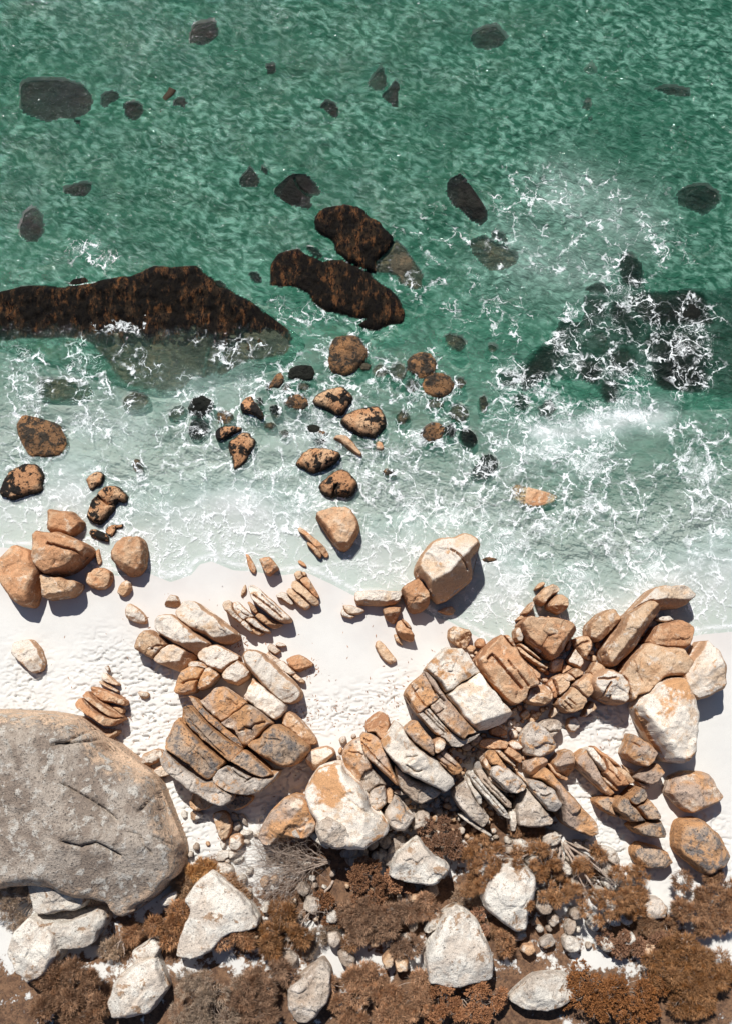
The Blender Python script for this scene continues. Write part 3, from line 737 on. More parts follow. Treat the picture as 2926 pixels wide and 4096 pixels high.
sea('B4', '390,930 410,890 470,865 530,870 580,860 570,900 510,910 495,950 460,995 420,980 400,960', 0.25, 'oblack', 'small barnacled stone with a tail below the boot-shaped boulder', H=1.0)
rock('boulder', 'B4', '-320,960 35,1005 100,1030 160,1060 200,1100 240,1150 235,1185 190,1225 150,1270 100,1330 40,1370 -180,1420 -340,1300', 2.1, 'orange', 'big orange boulder split by a diagonal crack at the left edge', cracks=[(0.07, .5, '-250,1060 35,1135 90,1170 150,1200 230,1190')], w=.6, cuts=['-100,1330 60,1250 220,1170'])
rock('boulder', 'B4', '485,1240 490,1180 520,1110 560,1060 600,1020 680,1015 760,1030 810,1070 820,1130 820,1200 810,1300 770,1370 710,1400 650,1400 590,1360 530,1300', 1.3, 'orange', 'broad orange boulder with a pale hollow at the edge of the left swash', w=.7, cuts=['500,1230 590,1280 700,1310 800,1220'], slope=50)
rock('boulder', 'B4', '190,1450 200,1400 240,1385 270,1350 330,1340 390,1345 440,1390 450,1450 430,1510 380,1550 310,1560 240,1530 200,1490', 0.7, 'orange', 'round flat orange stone on sand at the left', w=.5)
rock('boulder', 'B4', '530,1600 540,1550 570,1500 620,1475 655,1500 665,1560 640,1610 590,1640 545,1625', 0.5, 'tan', 'small upright tan stone alone on smooth sand at left', w=.7)
rock('boulder', 'B4', '-250,1420 35,1480 80,1485 130,1510 120,1560 80,1610 35,1640 -230,1680', 1.5, 'tan', 'tan boulder at the left edge casting a long shadow on sand', w=.6)
rock('boulder', 'B4', '285,1160 320,1130 330,1200 350,1260 320,1300 290,1250', 0.25, 'orange', 'thin orange sliver of stone in the left swash', w=.9)
rock('boulder', 'B4', '1030,1730 1060,1680 1100,1630 1160,1640 1185,1690 1195,1740 1140,1750 1060,1745', 0.5, 'cream', 'small pale cap-shaped stone above the long cream boulders', cuts=['1040,1710 1110,1690 1190,1700'])
rock('boulder', 'B4', '620,1800 640,1740 670,1725 720,1760 780,1810 825,1865 820,1920 760,1930 690,1910 630,1870', 0.6, 'cream', 'pale drop-shaped stone alone on smooth sand at left', cuts=['630,1850 720,1880 820,1860'], slope=50)
# centre of the swash
sea('B5', '285,345 320,290 370,220 440,165 540,150 640,160 740,180 810,205 840,240 820,290 750,340 680,400 600,440 520,460 440,460 370,420 310,385', 0.85, 'oblack', 'eye-shaped orange boulder with black patches in white foam', H=1.5, w=.9)
sea('B5', '580,640 620,580 690,520 760,460 860,430 940,450 1000,510 1060,580 1075,640 1020,690 990,740 900,770 800,760 740,780 670,750 600,700', 0.85, 'oblack', 'rounded boulder, orange left half and black right half, in foam', H=1.5, w=.85, cracks=[(0.10, .3, '800,620 760,680 745,770')])
sea('B5', '550,1060 570,1015 650,980 740,950 850,950 930,950 1000,1000 1050,1070 1075,1150 1060,1230 1010,1330 960,1420 900,1450 830,1445 780,1400 740,1330 680,1260 620,1170 570,1100', 1.55, 'orange', 'flat-topped triangular orange boulder casting its shadow on the swash', H=1.75, w=.3, r0=.5, facets=1, cuts=['575,1120 800,1350 930,1345 1070,1170'], slope=62)
e = outcrop('stone_slab_pair', 'two narrow barnacled orange slabs lying side by side at the swash edge', 'rock slab')
rock('slab', 'B5', '310,1200 340,1180 400,1220 460,1270 560,1350 640,1430 690,1510 680,1550 640,1550 570,1480 480,1390 400,1300 330,1240', 0.55, 'orange', parent=e, w=.6)
rock('slab', 'B5', '490,1400 530,1420 580,1480 605,1540 580,1570 530,1530 490,1470 420,1400 430,1360', 0.45, 'orange', parent=e, w=.6)
rock('boulder', 'B5', '305,1610 330,1600 380,1630 410,1670 400,1685 350,1665 310,1630', 0.2, 'orange', 'small orange pebble on wet sand above the banded slabs', cat='stone')
sea('B8', '60,1070 100,1050 180,1060 190,1080 130,1095 70,1085', 0.10, 'wetorange', 'thin brown stone in foam right of the great domed boulder')
# seaweed strand
def ribbon(pts, w0, z):
    q = to_world(*trace('A1', pts).T, z)
    q = np.array([q[0] + (q[-1] - q[0]) * 0 if i == 0 else p for i, p in enumerate(q)])
    L, R = [], []
    for i, p in enumerate(q):
        t = q[min(i + 1, len(q) - 1)] - q[max(i - 1, 0)]
        t /= np.linalg.norm(t)
        ww = w0 * (1 - 0.75 * i / (len(q) - 1))
        L.append(p + np.array([-t[1], t[0]]) * ww); R.append(p - np.array([-t[1], t[0]]) * ww)
    n = len(q)
    top = [(*p, z) for p in L] + [(*p, z) for p in R]
    bot = [(a, b, c - 0.05) for a, b, c in top]
    f = []
    for i in range(n - 1):
        f += [(i, i + n, i + n + 1, i + 1), (i + 2 * n, i + 1 + 2 * n, i + n + 1 + 2 * n, i + n + 2 * n),
              (i, i + 1, i + 1 + 2 * n, i + 2 * n), (i + n, i + 3 * n, i + 1 + 3 * n, i + n + 1)]
    me = np_mesh('seaweed', top + bot, None, f)
    attr(me, 'tone', RNG.random(4 * n))
    o = link('seaweed_strand', me, MAT['weed'])
    tag(o, 'dark seaweed strand trailing in green water left of a squarish rock', 'seaweed')
ribbon('815,130 795,165 765,195 740,225 722,255 710,300 704,350 700,390', 0.28, -0.06)
# ------------------------------------------------------------------ stones of the beach
def st(tile, pts, H, mat, label, cat='boulder', **kw):
    return rock('boulder' if cat == 'boulder' else 'stone', tile, pts, H, mat, label, cat=cat, **kw)

def pack(name, label, tile, cat, items, **kw):
    e = outcrop(name, label, cat)
    for it in items:
        pts, H, mat = it[:3]
        o = dict(kw); o.update(it[3] if len(it) > 3 else {})
        rock(o.pop('part', 'block'), tile, pts, H, mat, parent=e, **o)
    return e

st('B6', '630,310 680,290 760,285 810,330 860,400 800,440 740,490 690,450 660,390', 1.0, 'orange', 'diamond-shaped orange stone with a long shadow at the swash edge', w=.3, r0=.6)
st('B6', '440,225 480,240 510,300 550,360 570,410 550,460 510,445 475,390 455,310', 0.3, 'orange', 'thin orange shard left of the diamond-shaped stone')
st('B6', '430,615 445,660 435,710 375,765 385,700 410,640', 0.25, 'tan', 'small leaf-shaped tan shard above the fan of slabs')
pack('slab_stack', 'stack of tan parallel slabs leaning right below the slab pair', 'B6', 'rock slab', [
 ('1065,490 1100,450 1160,445 1165,490 1185,515 1130,565 1090,540', .6, 'tan'),
 ('1165,450 1210,460 1230,490 1205,515 1180,500', .5, 'tan'),
 ('1145,570 1180,535 1240,525 1280,580 1290,640 1350,700 1380,760 1370,780 1320,760 1260,700 1200,640', .6, 'orange'),
 ('1030,640 1050,590 1090,570 1140,610 1200,670 1280,740 1350,800 1380,840 1350,870 1290,880 1230,830 1150,760 1080,700 1040,670', .8, 'tan'),
 ('975,720 1000,680 1040,680 1080,720 1150,780 1220,840 1270,890 1240,920 1190,935 1130,900 1060,830 1000,760', .75, 'tan'),
 ('835,760 900,720 960,730 1000,790 1055,850 1030,880 970,850 910,800 860,790', .5, 'cream')], part='slab', w=.45, r0=.5)
pack('slab_fan', 'large fan of long cream slabs split by dark gaps beside the cream boulders', 'B6', 'rock slab', [
 ('500,660 560,650 640,700 720,780 820,870 920,960 1020,1050 1010,1090 920,1105 820,1060 720,990 620,910 540,830 510,740', 1.3, 'cream', dict(cracks=[(.04, .3, '530,740 650,830 800,950 900,1040'), (.03, .2, '640,740 760,860 900,980')], cuts=['860,1060 1000,1040'])),
 ('575,1040 620,1000 680,1020 740,1080 800,1130 910,1130 880,1160 790,1185 740,1160 660,1110', .8, 'tan', dict(cuts=['760,1160 800,1125 900,1125'])),
 ('470,860 500,850 540,880 580,930 600,980 580,1000 540,980 500,920', .7, 'orange'),
 ('290,870 350,850 420,910 500,990 560,1040 480,1060 430,1085 370,1040 320,980 285,920', 1.0, 'cream', dict(cracks=[(.03, .2, '330,930 400,990 470,1020')])),
 ('160,900 180,860 240,840 280,860 290,940 340,1010 420,1085 380,1120 310,1070 230,1010 180,960', 1.1, 'cream'),
 ('455,1085 500,1055 570,1070 610,1110 680,1180 760,1220 740,1240 660,1225 580,1180 500,1130', .9, 'cream'),
 ('390,1130 430,1090 480,1130 510,1180 545,1230 510,1245 450,1200 400,1160', 1.0, 'cream'),
 ('500,1150 570,1190 640,1230 680,1250 620,1280 560,1260 530,1240', .6, 'tan')], part='slab', w=.45, r0=.5)
st('B6', '725,1420 760,1385 800,1400 850,1440 885,1475 830,1520 780,1500 730,1460', .45, 'cream', 'small oval tan stone, left of two below the slab fan', cat='stone')
st('B6', '825,1390 870,1365 930,1385 960,1410 900,1425 860,1420', .4, 'cream', 'small flat tan stone, right of two below the slab fan', cat='stone')
# centre
st('B7', '910,470 920,400 970,310 1040,240 1120,180 1200,160 1260,160 1340,140 1440,150 1500,190 1530,240 1490,310 1440,350 1430,410 1455,470 1450,550 1380,610 1290,660 1200,740 1130,755 1060,690 980,590 930,510', 2.7, 'cream', 'great domed cream boulder with a brown shaded face standing in the swash', w=.55, r0=.35, facets=1, cuts=['925,480 1000,560 1150,605 1250,490 1440,420'], slope=58, cracks=[(.05, .4, '1250,245 1320,290 1400,370 1430,420')], tilt=(.05, -.1))
st('B7', '765,660 830,600 920,560 960,600 1010,680 1025,740 1015,800 960,850 880,875 840,850 800,760', 1.5, 'orange', 'blocky orange boulder touching the great domed boulder', w=.35, r0=.5, facets=1, cuts=['785,730 860,775 950,770 1022,715'], slope=60)
st('B7', '320,700 340,680 450,675 560,670 660,685 740,675 750,710 730,750 680,790 590,805 450,795 350,795 320,750', 1.0, 'cream', 'long low pale slab lying across the sand left of the blocky boulder', w=.35, r0=.5, facets=1, cuts=['325,740 450,755 610,755 740,725'], slope=64)
e = outcrop('split_stone', 'pale split stone on sand at the left end of the long low slab', 'stone')
rock('slab', 'B7', '180,805 260,810 340,830 395,860 350,885 280,905 240,900 200,860', .55, 'cream', parent=e, w=.5)
rock('slab', 'B7', '158,890 180,830 210,880 250,908 300,912 250,935 170,910', .45, 'cream', parent=e, w=.5)
st('B7', '580,855 640,835 750,835 740,870 700,960 680,980 640,960 600,920', .9, 'orange', 'wedge-shaped orange stone under the right end of the long slab', w=.3, r0=.5, cuts=['585,880 660,885 745,860'])
e = outcrop('split_stone', 'orange stone with a dark split and rounded shadow below the wedge', 'stone')
rock('block', 'B7', '700,1030 720,980 755,960 800,1030 850,1060 880,1110 880,1150 830,1160 760,1130 720,1090', 1.0, 'orange', parent=e, w=.3, r0=.5, cuts=['718,1090 790,1090 880,1130'])
rock('slab', 'B7', '760,940 800,970 840,1010 862,1050 825,1040 775,990', .9, 'orange', parent=e, w=.5)
st('B7', '685,1100 710,1095 750,1160 770,1200 740,1185 700,1160', .3, 'tan', 'small tan shard at the foot of the split orange stone', cat='stone')
st('B7', '500,1220 510,1180 545,1160 590,1200 640,1270 700,1340 690,1360 640,1385 600,1360 550,1300', .4, 'tan', 'low tan oblong stone alone in the middle of the sand', cuts=['505,1235 600,1340 640,1365'])
st('B7', '1225,1120 1240,1050 1280,1020 1350,1040 1420,1060 1450,1090 1440,1140 1410,1220 1380,1235 1310,1200 1250,1160', .9, 'tan', 'rough brown stone alone above the great jointed block', cuts=['1230,1130 1330,1130 1420,1060'], slope=45, lump=2.0)
st('B7', '1120,860 1180,840 1260,815 1290,860 1270,890 1220,900 1160,880', .35, 'orange', 'low orange stone on the wet sand right of the blocky boulder', cat='stone')
# left
pack('slab_stack', 'stack of orange slabs on rough sand at the left with a dark shadow', 'C1', 'rock slab', [
 ('465,880 500,850 525,900 520,930 490,920', .3, 'cream'),
 ('430,1000 450,950 490,960 560,1020 650,1090 640,1110 560,1100 480,1060 440,1035', .45, 'cream'),
 ('390,1070 430,1050 500,1110 580,1150 645,1180 630,1200 560,1170 480,1130', .4, 'tan'),
 ('315,1170 340,1135 420,1150 520,1190 640,1240 745,1310 740,1350 700,1370 620,1340 540,1330 460,1310 390,1270 330,1210', .9, 'orange'),
 ('220,1250 270,1200 310,1200 350,1260 430,1340 540,1410 640,1460 715,1515 640,1525 560,1510 470,1450 380,1390 290,1320 235,1275', 1.25, 'orange'),
 ('140,1360 170,1300 215,1275 260,1340 340,1420 440,1480 530,1520 620,1545 720,1530 640,1580 560,1625 490,1625 420,1580 320,1520 230,1460 170,1420', 1.35, 'orange'),
 ('530,1370 620,1380 710,1410 715,1450 690,1480 620,1430', .5, 'tan')], part='slab', w=.5, r0=.5, facets=1)
st('C1', '320,1680 350,1665 420,1700 500,1725 570,1725 620,1690 650,1700 640,1730 560,1790 440,1860 390,1840 345,1770 325,1720', .8, 'tan', 'pale triangular stone in the shadow of the orange slab stack')
st('C1', '895,1200 930,1195 1010,1200 1035,1230 1010,1270 950,1285 920,1250', .35, 'cream', 'small pale pebble alone on trampled sand at left', cat='stone', cuts=['900,1235 960,1250 1030,1235'])
st('C2', '100,680 120,600 160,530 220,480 290,470 350,500 400,540 450,590 500,650 490,670 430,730 360,800 330,830 270,800 200,760 110,710', 1.2, 'tan', 'rough rounded tan boulder at the left end of the cream boulder row', w=.7, lump=1.6, cracks=[(.05, .2, '290,700 330,660 480,650')])
st('C2', '355,840 400,780 450,720 530,670 640,665 720,710 790,760 870,820 820,850 760,890 700,970 660,1000 640,960 540,930 430,900 370,870', 1.2, 'cream', 'cream boulder with a chipped brown right end under the long ones', w=.45, r0=.4, cuts=['360,845 480,870 650,850 720,720'], slope=60)
st('C2', '370,440 385,360 430,300 520,280 590,280 650,320 720,370 830,460 940,540 1050,620 1050,650 1000,700 940,770 880,780 800,730 700,680 580,610 480,550 390,490', 1.5, 'cream', 'long cream boulder with an orange stripe, lower of two lying parallel', w=.7, r0=.3, facets=1, cuts=['780,640 930,620 1045,610'], slope=58)
st('C2', '640,260 660,200 720,130 800,105 880,110 950,150 1040,220 1160,310 1290,400 1400,480 1430,540 1400,575 1300,610 1200,630 1100,590 1020,530 880,480 760,400 680,330', 1.6, 'cream', 'long cream boulder with a grey flank, upper of two lying parallel', w=.65, r0=.3, facets=1, cuts=['1060,560 1180,530 1420,510'], slope=62)
st('C2', '925,800 950,750 1010,700 1080,665 1170,670 1250,710 1350,760 1420,800 1415,850 1340,900 1260,960 1200,1010 1100,950 1010,900 940,840', 1.2, 'cream', 'smooth cream lozenge-shaped boulder with a brown lower right edge', w=.4, r0=.45, facets=1, cuts=['1120,955 1200,970 1420,815'], slope=66)
st('C2', '1220,1040 1270,980 1340,910 1420,860 1480,900 1540,960 1580,1010 1550,1080 1480,1130 1400,1165 1310,1140 1240,1090', 1.2, 'cream', 'rounded cream boulder with orange base right under the lozenge', w=.6, r0=.35, cuts=['1240,1080 1380,1120 1540,1040'])
e = outcrop('rock_outcrop', 'cluster of orange-patched cracked rocks above the great dark outcrop')
rock('block', 'C2', '790,910 820,870 900,865 980,890 1045,935 1010,960 920,945 800,955', 1.0, 'whitetop', parent=e, w=.5, r0=.5)
rock('block', 'C2', '620,1240 640,1150 670,1060 710,980 780,950 880,945 980,970 960,1040 920,1130 890,1230 860,1270 760,1275 650,1275', 1.3, 'weathered', parent=e, w=.5, r0=.4, cracks=['690,1150 770,1110 900,1090'])
rock('block', 'C2', '920,1220 930,1130 970,1040 1010,970 1060,950 1130,990 1195,1050 1140,1100 1100,1160 1020,1210 940,1240', 1.3, 'weathered', parent=e, w=.5, r0=.4)
st('C3', '425,430 450,370 510,335 600,350 700,390 740,440 830,530 920,620 1010,690 1100,790 1145,860 1140,920 1080,970 1000,1000 930,990 840,930 740,840 620,720 530,620 460,530', 1.5, 'cream', 'longest cream boulder, thick as a log, beside small slabs', w=.6, r0=.35, facets=1, cracks=[(.02, .06, '490,430 600,400 690,390')])
st('C3', '445,940 500,860 525,780 550,700 600,760 700,830 800,920 900,990 955,1050 945,1110 880,1180 820,1215 730,1180 620,1090 520,1010', 1.4, 'whitetop', 'white-topped boulder with orange lower end left of the log-like one', w=.5, r0=.4, facets=1)
e = outcrop('slab_row', 'row of three narrow tan slabs along the right side of the log-like boulder', 'rock slab')
rock('slab', 'C3', '710,390 740,340 760,390 830,430 890,460 880,490 820,500 760,450', .6, 'cream', parent=e, w=.5)
rock('slab', 'C3', '830,510 890,470 930,470 1000,540 1090,630 1020,655 940,620 860,560', .6, 'cream', parent=e, w=.5)
rock('slab', 'C3', '1030,650 1090,635 1140,680 1205,730 1190,760 1140,750 1070,700', .5, 'tan', parent=e, w=.5)
st('C3', '975,460 1020,430 1120,390 1190,420 1260,470 1305,510 1270,540 1210,560 1130,605 1080,590 1020,540', .6, 'orange', 'flat orange stone alone on sand right of the log-like boulder', w=.5, cuts=['985,490 1080,580 1300,520'])
st('C3', '920,1230 950,1160 1020,1130 1080,1160 1160,1250 1240,1340 1320,1440 1350,1510 1320,1535 1240,1540 1160,1480 1060,1400 970,1330 925,1290', .9, 'tan', 'sand-coloured oblong boulder half buried right of the great dark outcrop', w=.7)
# great dark jointed outcrop
pack('jointed_outcrop', 'great dark grey and orange outcrop broken into blocks by crossing joints', 'C4', 'rock outcrop', [
 ('490,215 560,185 640,88 720,75 780,130 850,180 945,232 890,278 820,325 775,385 700,425 640,375 560,300', 1.9, 'weathered'),
 ('703,430 790,385 830,335 950,262 1010,290 1100,360 1185,430 1150,470 1060,550 980,620 920,632 860,560 830,500 750,465', 2.1, 'weathered', dict(cracks=[(.05, .4, '900,470 960,480 1000,440 1100,420'), (.04, .3, '960,480 990,560'), (.04, .3, '840,510 900,490 960,490')])),
 ('968,650 1010,600 1080,570 1130,500 1190,452 1260,450 1340,500 1430,570 1530,650 1535,700 1480,780 1400,840 1300,850 1200,810 1090,745', 2.2, 'dark_lichen', dict(cracks=[(.04, .2, '1090,580 1180,590 1260,610')], w=.7)),
 ('380,170 440,190 480,235 560,315 660,405 760,490 850,570 915,655 880,650 780,580 690,505 600,435 510,350 430,265', 1.9, 'dark_lichen'),
 ('350,290 412,268 480,340 570,440 680,520 790,605 905,682 822,782 770,790 690,720 600,640 500,560 420,480 340,390', 2.3, 'dark_lichen', dict(cracks=[(.035, .3, '340,390 440,500 560,620 700,760'), (.03, .2, '550,555 610,490')])),
 ('172,680 190,560 240,440 300,385 330,430 420,520 540,640 640,725 722,802 700,842 622,942 565,962 470,900 390,830 290,750', 2.4, 'dark_lichen', dict(cracks=[(.03, .15, '280,600 380,690 500,800 570,900'), (.02, .12, '330,740 420,660')])),
 ('120,790 170,692 230,755 300,825 390,900 480,970 550,1000 610,985 700,1065 800,1125 780,1170 700,1230 610,1210 500,1150 380,1070 260,980 170,910 130,850', 2.2, 'lichen', dict(w=.7)),
 ('622,962 680,895 750,845 830,858 920,910 1040,960 1180,965 1240,900 1220,960 1150,1040 1050,1110 960,1130 830,1110 720,1060 650,1010', 2.2, 'lichen', dict(cracks=[(.05, .35, '750,880 830,960 920,1000 1000,960'), (.04, .3, '900,1020 990,960')], lump=1.8)),
 ('808,800 870,742 930,692 1000,742 1080,812 1170,890 1200,930 1100,952 1000,915 900,855', 2.3, 'dark_lichen', dict(cracks=[(.04, .3, '930,700 1000,770 1080,830')]))],
 w=.32, r0=.6, facets=1)
st('C4', '365,1270 370,1200 400,1130 440,1120 560,1190 600,1220 540,1280 450,1300 400,1290', .9, 'tan', 'brown stone with a sunlit pale corner under the dark outcrop')
st('D4', '1315,1170 1340,1140 1400,1150 1445,1190 1400,1230 1350,1250 1320,1230', .4, 'white', 'white stone casting a pointed shadow below the dark outcrop', cat='stone')
st('D4', '1205,1170 1230,1140 1265,1160 1270,1210 1240,1225 1215,1205', .2, 'white', 'tiny white pebble beside the white stone below the dark outcrop', cat='stone')
st('D6', '510,440 570,380 640,340 720,350 795,370 770,420 700,480 620,510 550,490', .9, 'dark_lichen', 'dark mottled stone in shadow under the lower tip of the dark outcrop')
st('D6', '375,570 430,530 500,530 550,590 575,670 560,750 530,810 470,835 430,780 400,690', .7, 'tan', 'tall tan stone at the head of the stone trail', lump=1.6)
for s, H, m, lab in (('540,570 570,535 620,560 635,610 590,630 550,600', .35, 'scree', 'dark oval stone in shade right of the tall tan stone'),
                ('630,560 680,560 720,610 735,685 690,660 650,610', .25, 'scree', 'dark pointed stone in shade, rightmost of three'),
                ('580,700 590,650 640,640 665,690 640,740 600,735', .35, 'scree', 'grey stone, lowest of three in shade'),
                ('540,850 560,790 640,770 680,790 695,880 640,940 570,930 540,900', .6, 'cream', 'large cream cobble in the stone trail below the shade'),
                ('655,760 680,730 740,735 790,750 750,785 690,785', .3, 'white', 'flat white stone at the shadow edge of the stone trail'),
                ('790,775 830,755 870,770 850,805 810,800', .22, 'white', 'small white stone beside the dead shrub, next to the orange boulder'),
                ('440,850 480,840 500,880 480,930 450,920', .3, 'white', 'narrow white stone under the tall tan stone'),
                ('400,1030 420,970 480,950 540,960 535,1020 470,1060 410,1060', .4, 'white', 'grey-sided white stone at the left of the stone trail'),
                ('540,960 600,960 625,985 580,1020 545,1040', .3, 'white', 'triangular white stone in the middle of the trail'),
                ('385,1130 420,1080 500,1090 570,1130 585,1160 550,1190 460,1195 400,1170', .5, 'white', 'broad white stone at the foot of the trail above the grass'),
                ('715,1190 750,1140 795,1140 780,1190 740,1215', .3, 'white', 'small white stone left of the dead shrub'),
                ('580,1290 600,1250 680,1210 725,1250 700,1320 650,1330 600,1310', .45, 'white', 'pale stone between dead shrub and the bleached slab'),
                ('575,1080 620,1040 690,1020 680,1050 620,1085', .25, 'white', 'thin white stone slanting in the stone trail'),
                ('485,1050 530,1040 548,1075 515,1098 490,1080', .22, 'white', 'small rounded white pebble just above the broad white stone'),
                ('690,840 740,830 765,860 730,885 700,870', .2, 'white', 'little white pebble right of the large cream cobble')):
    st('D6', s, H, m, lab, cat='stone')
st('D4', '790,570 810,540 850,510 930,480 1000,490 1015,550 960,610 880,650 820,650 790,620', .7, 'cream', 'pale rounded stone between the granite dome and the dark outcrop', cuts=['800,620 890,625 1010,540'])
st('D4', '920,710 960,670 1040,640 1080,680 1100,740 1050,770 990,775 940,740', .55, 'cream', 'pale stone wedged against the left foot of the dark outcrop')
st('C8', '80,690 110,620 200,570 310,550 380,580 400,630 330,700 270,750 170,820 110,760', 1.1, 'cream', 'cream block with brown shaded side between outcrop and orange-topped boulder', w=.4, r0=.5, facets=1, cuts=['85,700 190,770 400,620'])
# the granite dome at the lower left
rock('granite_dome', 'D4', '-900,60 -500,90 -250,120 35,160 110,170 200,250 290,330 340,430 400,560 500,600 600,650 720,690 830,730 920,780 980,850 1010,930 1060,1020 1085,1120 1120,1200 1180,1290 1230,1400 1250,1500 1240,1620 1240,1720 1190,1840 1100,1940 1000,2030 880,2120 760,2180 640,2250 560,2250 500,2220 440,2100 330,2060 200,2050 0,2010 -400,1990 -950,1950 -1000,1000', 3.4, 'granite', 'huge grey-brown granite dome with fine cracks filling the lower left', cat='boulder', w=1.0, r0=.22, facets=0, tilt=(.02, -.08), lump=1.2,
     cracks=[(.08, .5, '-200,430 35,410 130,400 250,360'), (.07, .45, '-100,420 35,330 165,215'), (.07, .4, '190,440 290,490 370,530'), (.07, .35, '-100,860 35,940 130,1000 250,1080 340,1140 420,1200 480,1260'), (.08, .4, '990,910 870,990 700,1170'),
             (.07, .35, '740,1450 790,1560 850,1640'), (.06, .3, '870,1440 1000,1520 1110,1590'), (.07, .4, '-100,1480 40,1520 110,1540 260,1490 330,1530 520,1650'), (.03, .15, '610,1380 700,1410 760,1430')])
st('D5', '-380,560 -200,540 35,560 120,600 190,690 210,790 170,850 90,890 -300,930', 1.6, 'white', 'speckled pale boulder under the lower left of the granite dome', w=.7)
st('D5', '-380,990 -200,1000 40,1000 150,960 240,930 330,880 400,900 430,980 400,1080 340,1130 290,1240 200,1280 30,1300 -300,1350', 1.4, 'white', 'white boulder with brown lichen patches at the lower left corner', w=.5)
st('D5', '990,800 1050,760 1120,720 1165,700 1180,750 1150,840 1050,860 1000,850', .8, 'white', 'pale stone in the gap right of the granite dome')
st('D7', '140,490 190,530 260,600 350,650 430,710 500,780 560,860 620,960 600,1040 480,1080 350,1100 250,1170 160,1280 -60,1340 -200,1330 -170,1180 -120,1000 -60,850 -130,760 -40,650 60,560', 1.5, 'white', 'broad bleached slab with brown patches among shrubs at lower left', w=.3, r0=.4, facets=1)
st('D5', '700,1350 800,1290 920,1210 1000,1300 950,1420 850,1500 720,1480', .9, 'white', 'bleached rock under the shrub right of the granite dome')
# lower centre
st('C8', '775,320 790,250 860,190 930,135 980,170 1035,215 1040,290 1030,380 970,470 930,440 880,380 800,380', 1.5, 'orange', 'orange block with brown shaded front standing above the slanted slabs', w=.35, r0=.4, facets=0, cuts=['790,375 880,320 1035,220'], slope=60)
st('C8', '500,610 550,550 640,490 710,460 740,560 770,640 820,740 830,790 770,820 730,870 700,960 640,900 560,800 530,700', 1.9, 'weathered', 'steep orange and grey block left of the leaning slab', w=.4, r0=.5, cuts=['530,700 640,800 720,880'], cracks=[(.04, .3, '580,610 690,620 740,650')])
st('C8', '715,430 760,390 840,410 920,460 970,520 990,600 1030,700 1070,800 1110,880 1140,970 1100,960 1000,860 900,770 800,680 740,580 720,500', 2.0, 'weathered', 'long leaning grey slab with orange tip in the lower centre', w=.5, r0=.5, cracks=[(.04, .3, '730,500 800,590 900,700 1000,800 1090,900'), (.04, .25, '755,455 800,490 830,485')])
pack('rock_outcrop', 'big white and orange tilted outcrop above a shaded hollow', 'D1', 'rock outcrop', [
 ('540,420 580,370 640,280 700,205 750,230 800,290 840,360 920,440 1000,520 1110,600 1180,680 1270,770 1330,830 1335,890 1290,940 1230,980 1150,930 1060,890 1000,870 930,830 850,800 780,760 720,680 660,640 600,560 560,490', 2.8, 'whitetop', dict(cracks=[(.05, .35, '830,700 920,770 1000,760'), (.04, .25, '820,610 900,600 950,590')], w=.6, lump=1.4)),
 ('690,690 780,765 900,850 1010,885 1100,915 1210,985 1200,1010 1100,1080 980,1120 880,1080 800,1000 760,940 700,800', 1.6, 'grey', dict(w=.8)),
 ('780,290 830,230 900,185 940,200 1000,290 1060,350 1110,410 1110,480 1110,565 1070,550 980,480 880,405 805,330', 2.9, 'weathered', dict(w=.35, facets=1)),
 ('1115,590 1170,560 1230,520 1290,560 1350,620 1410,680 1440,730 1400,790 1340,800 1260,730 1180,660', 2.2, 'weathered', dict(cracks=[(.04, .35, '1150,590 1250,680 1350,770'), (.03, .3, '1200,560 1300,650 1400,720')]))], r0=.5)
st('D1', '1100,460 1120,400 1170,365 1230,390 1260,440 1230,500 1170,550 1120,540', 2.6, 'cream', 'cream-capped round stone perched right of the tilted outcrop', w=.6)
e = outcrop('rock_outcrop', 'massive pale boulder with a bright orange crown and grey lower dome, lower centre', 'boulder')
rock('block', 'C8', '75,1060 110,980 170,880 230,790 330,750 430,740 510,730 540,800 600,880 690,980 760,1080 800,1140 840,1250 940,1340 1010,1420 1005,1490 960,1580 880,1620 800,1650 740,1700 580,1720 420,1700 280,1650 200,1550 200,1470 210,1390 140,1260 100,1160', 2.8, 'whitetop', parent=e, w=.55, r0=.4, facets=1, cracks=[(.04, .2, '580,1180 700,1280 860,1380 960,1400')], lump=.8)
rock('block', 'C8', '205,1480 260,1370 340,1310 430,1320 520,1360 600,1430 640,1540 600,1660 480,1720 340,1690 240,1620', 3.0, 'grey', parent=e, w=.9, r0=.5, facets=0)
st('D6', '885,730 920,640 1000,540 1070,470 1150,400 1240,355 1340,365 1390,420 1420,500 1490,620 1470,700 1420,770 1390,800 1300,800 1200,790 1100,800 1000,880 930,850 890,790', 1.9, 'weathered', 'orange-rimmed mottled boulder left of the massive pale one', w=.55, r0=.4, lump=1.5)
st('D6', '1430,800 1460,740 1540,790 1600,850 1610,910 1570,915 1490,850', 1.0, 'white', 'white shard below the massive pale boulder', cat='stone')
st('D6', '1200,740 1270,680 1310,740 1340,800 1270,790', 1.7, 'white', 'small white wedge on the orange-rimmed mottled boulder', cat='stone')
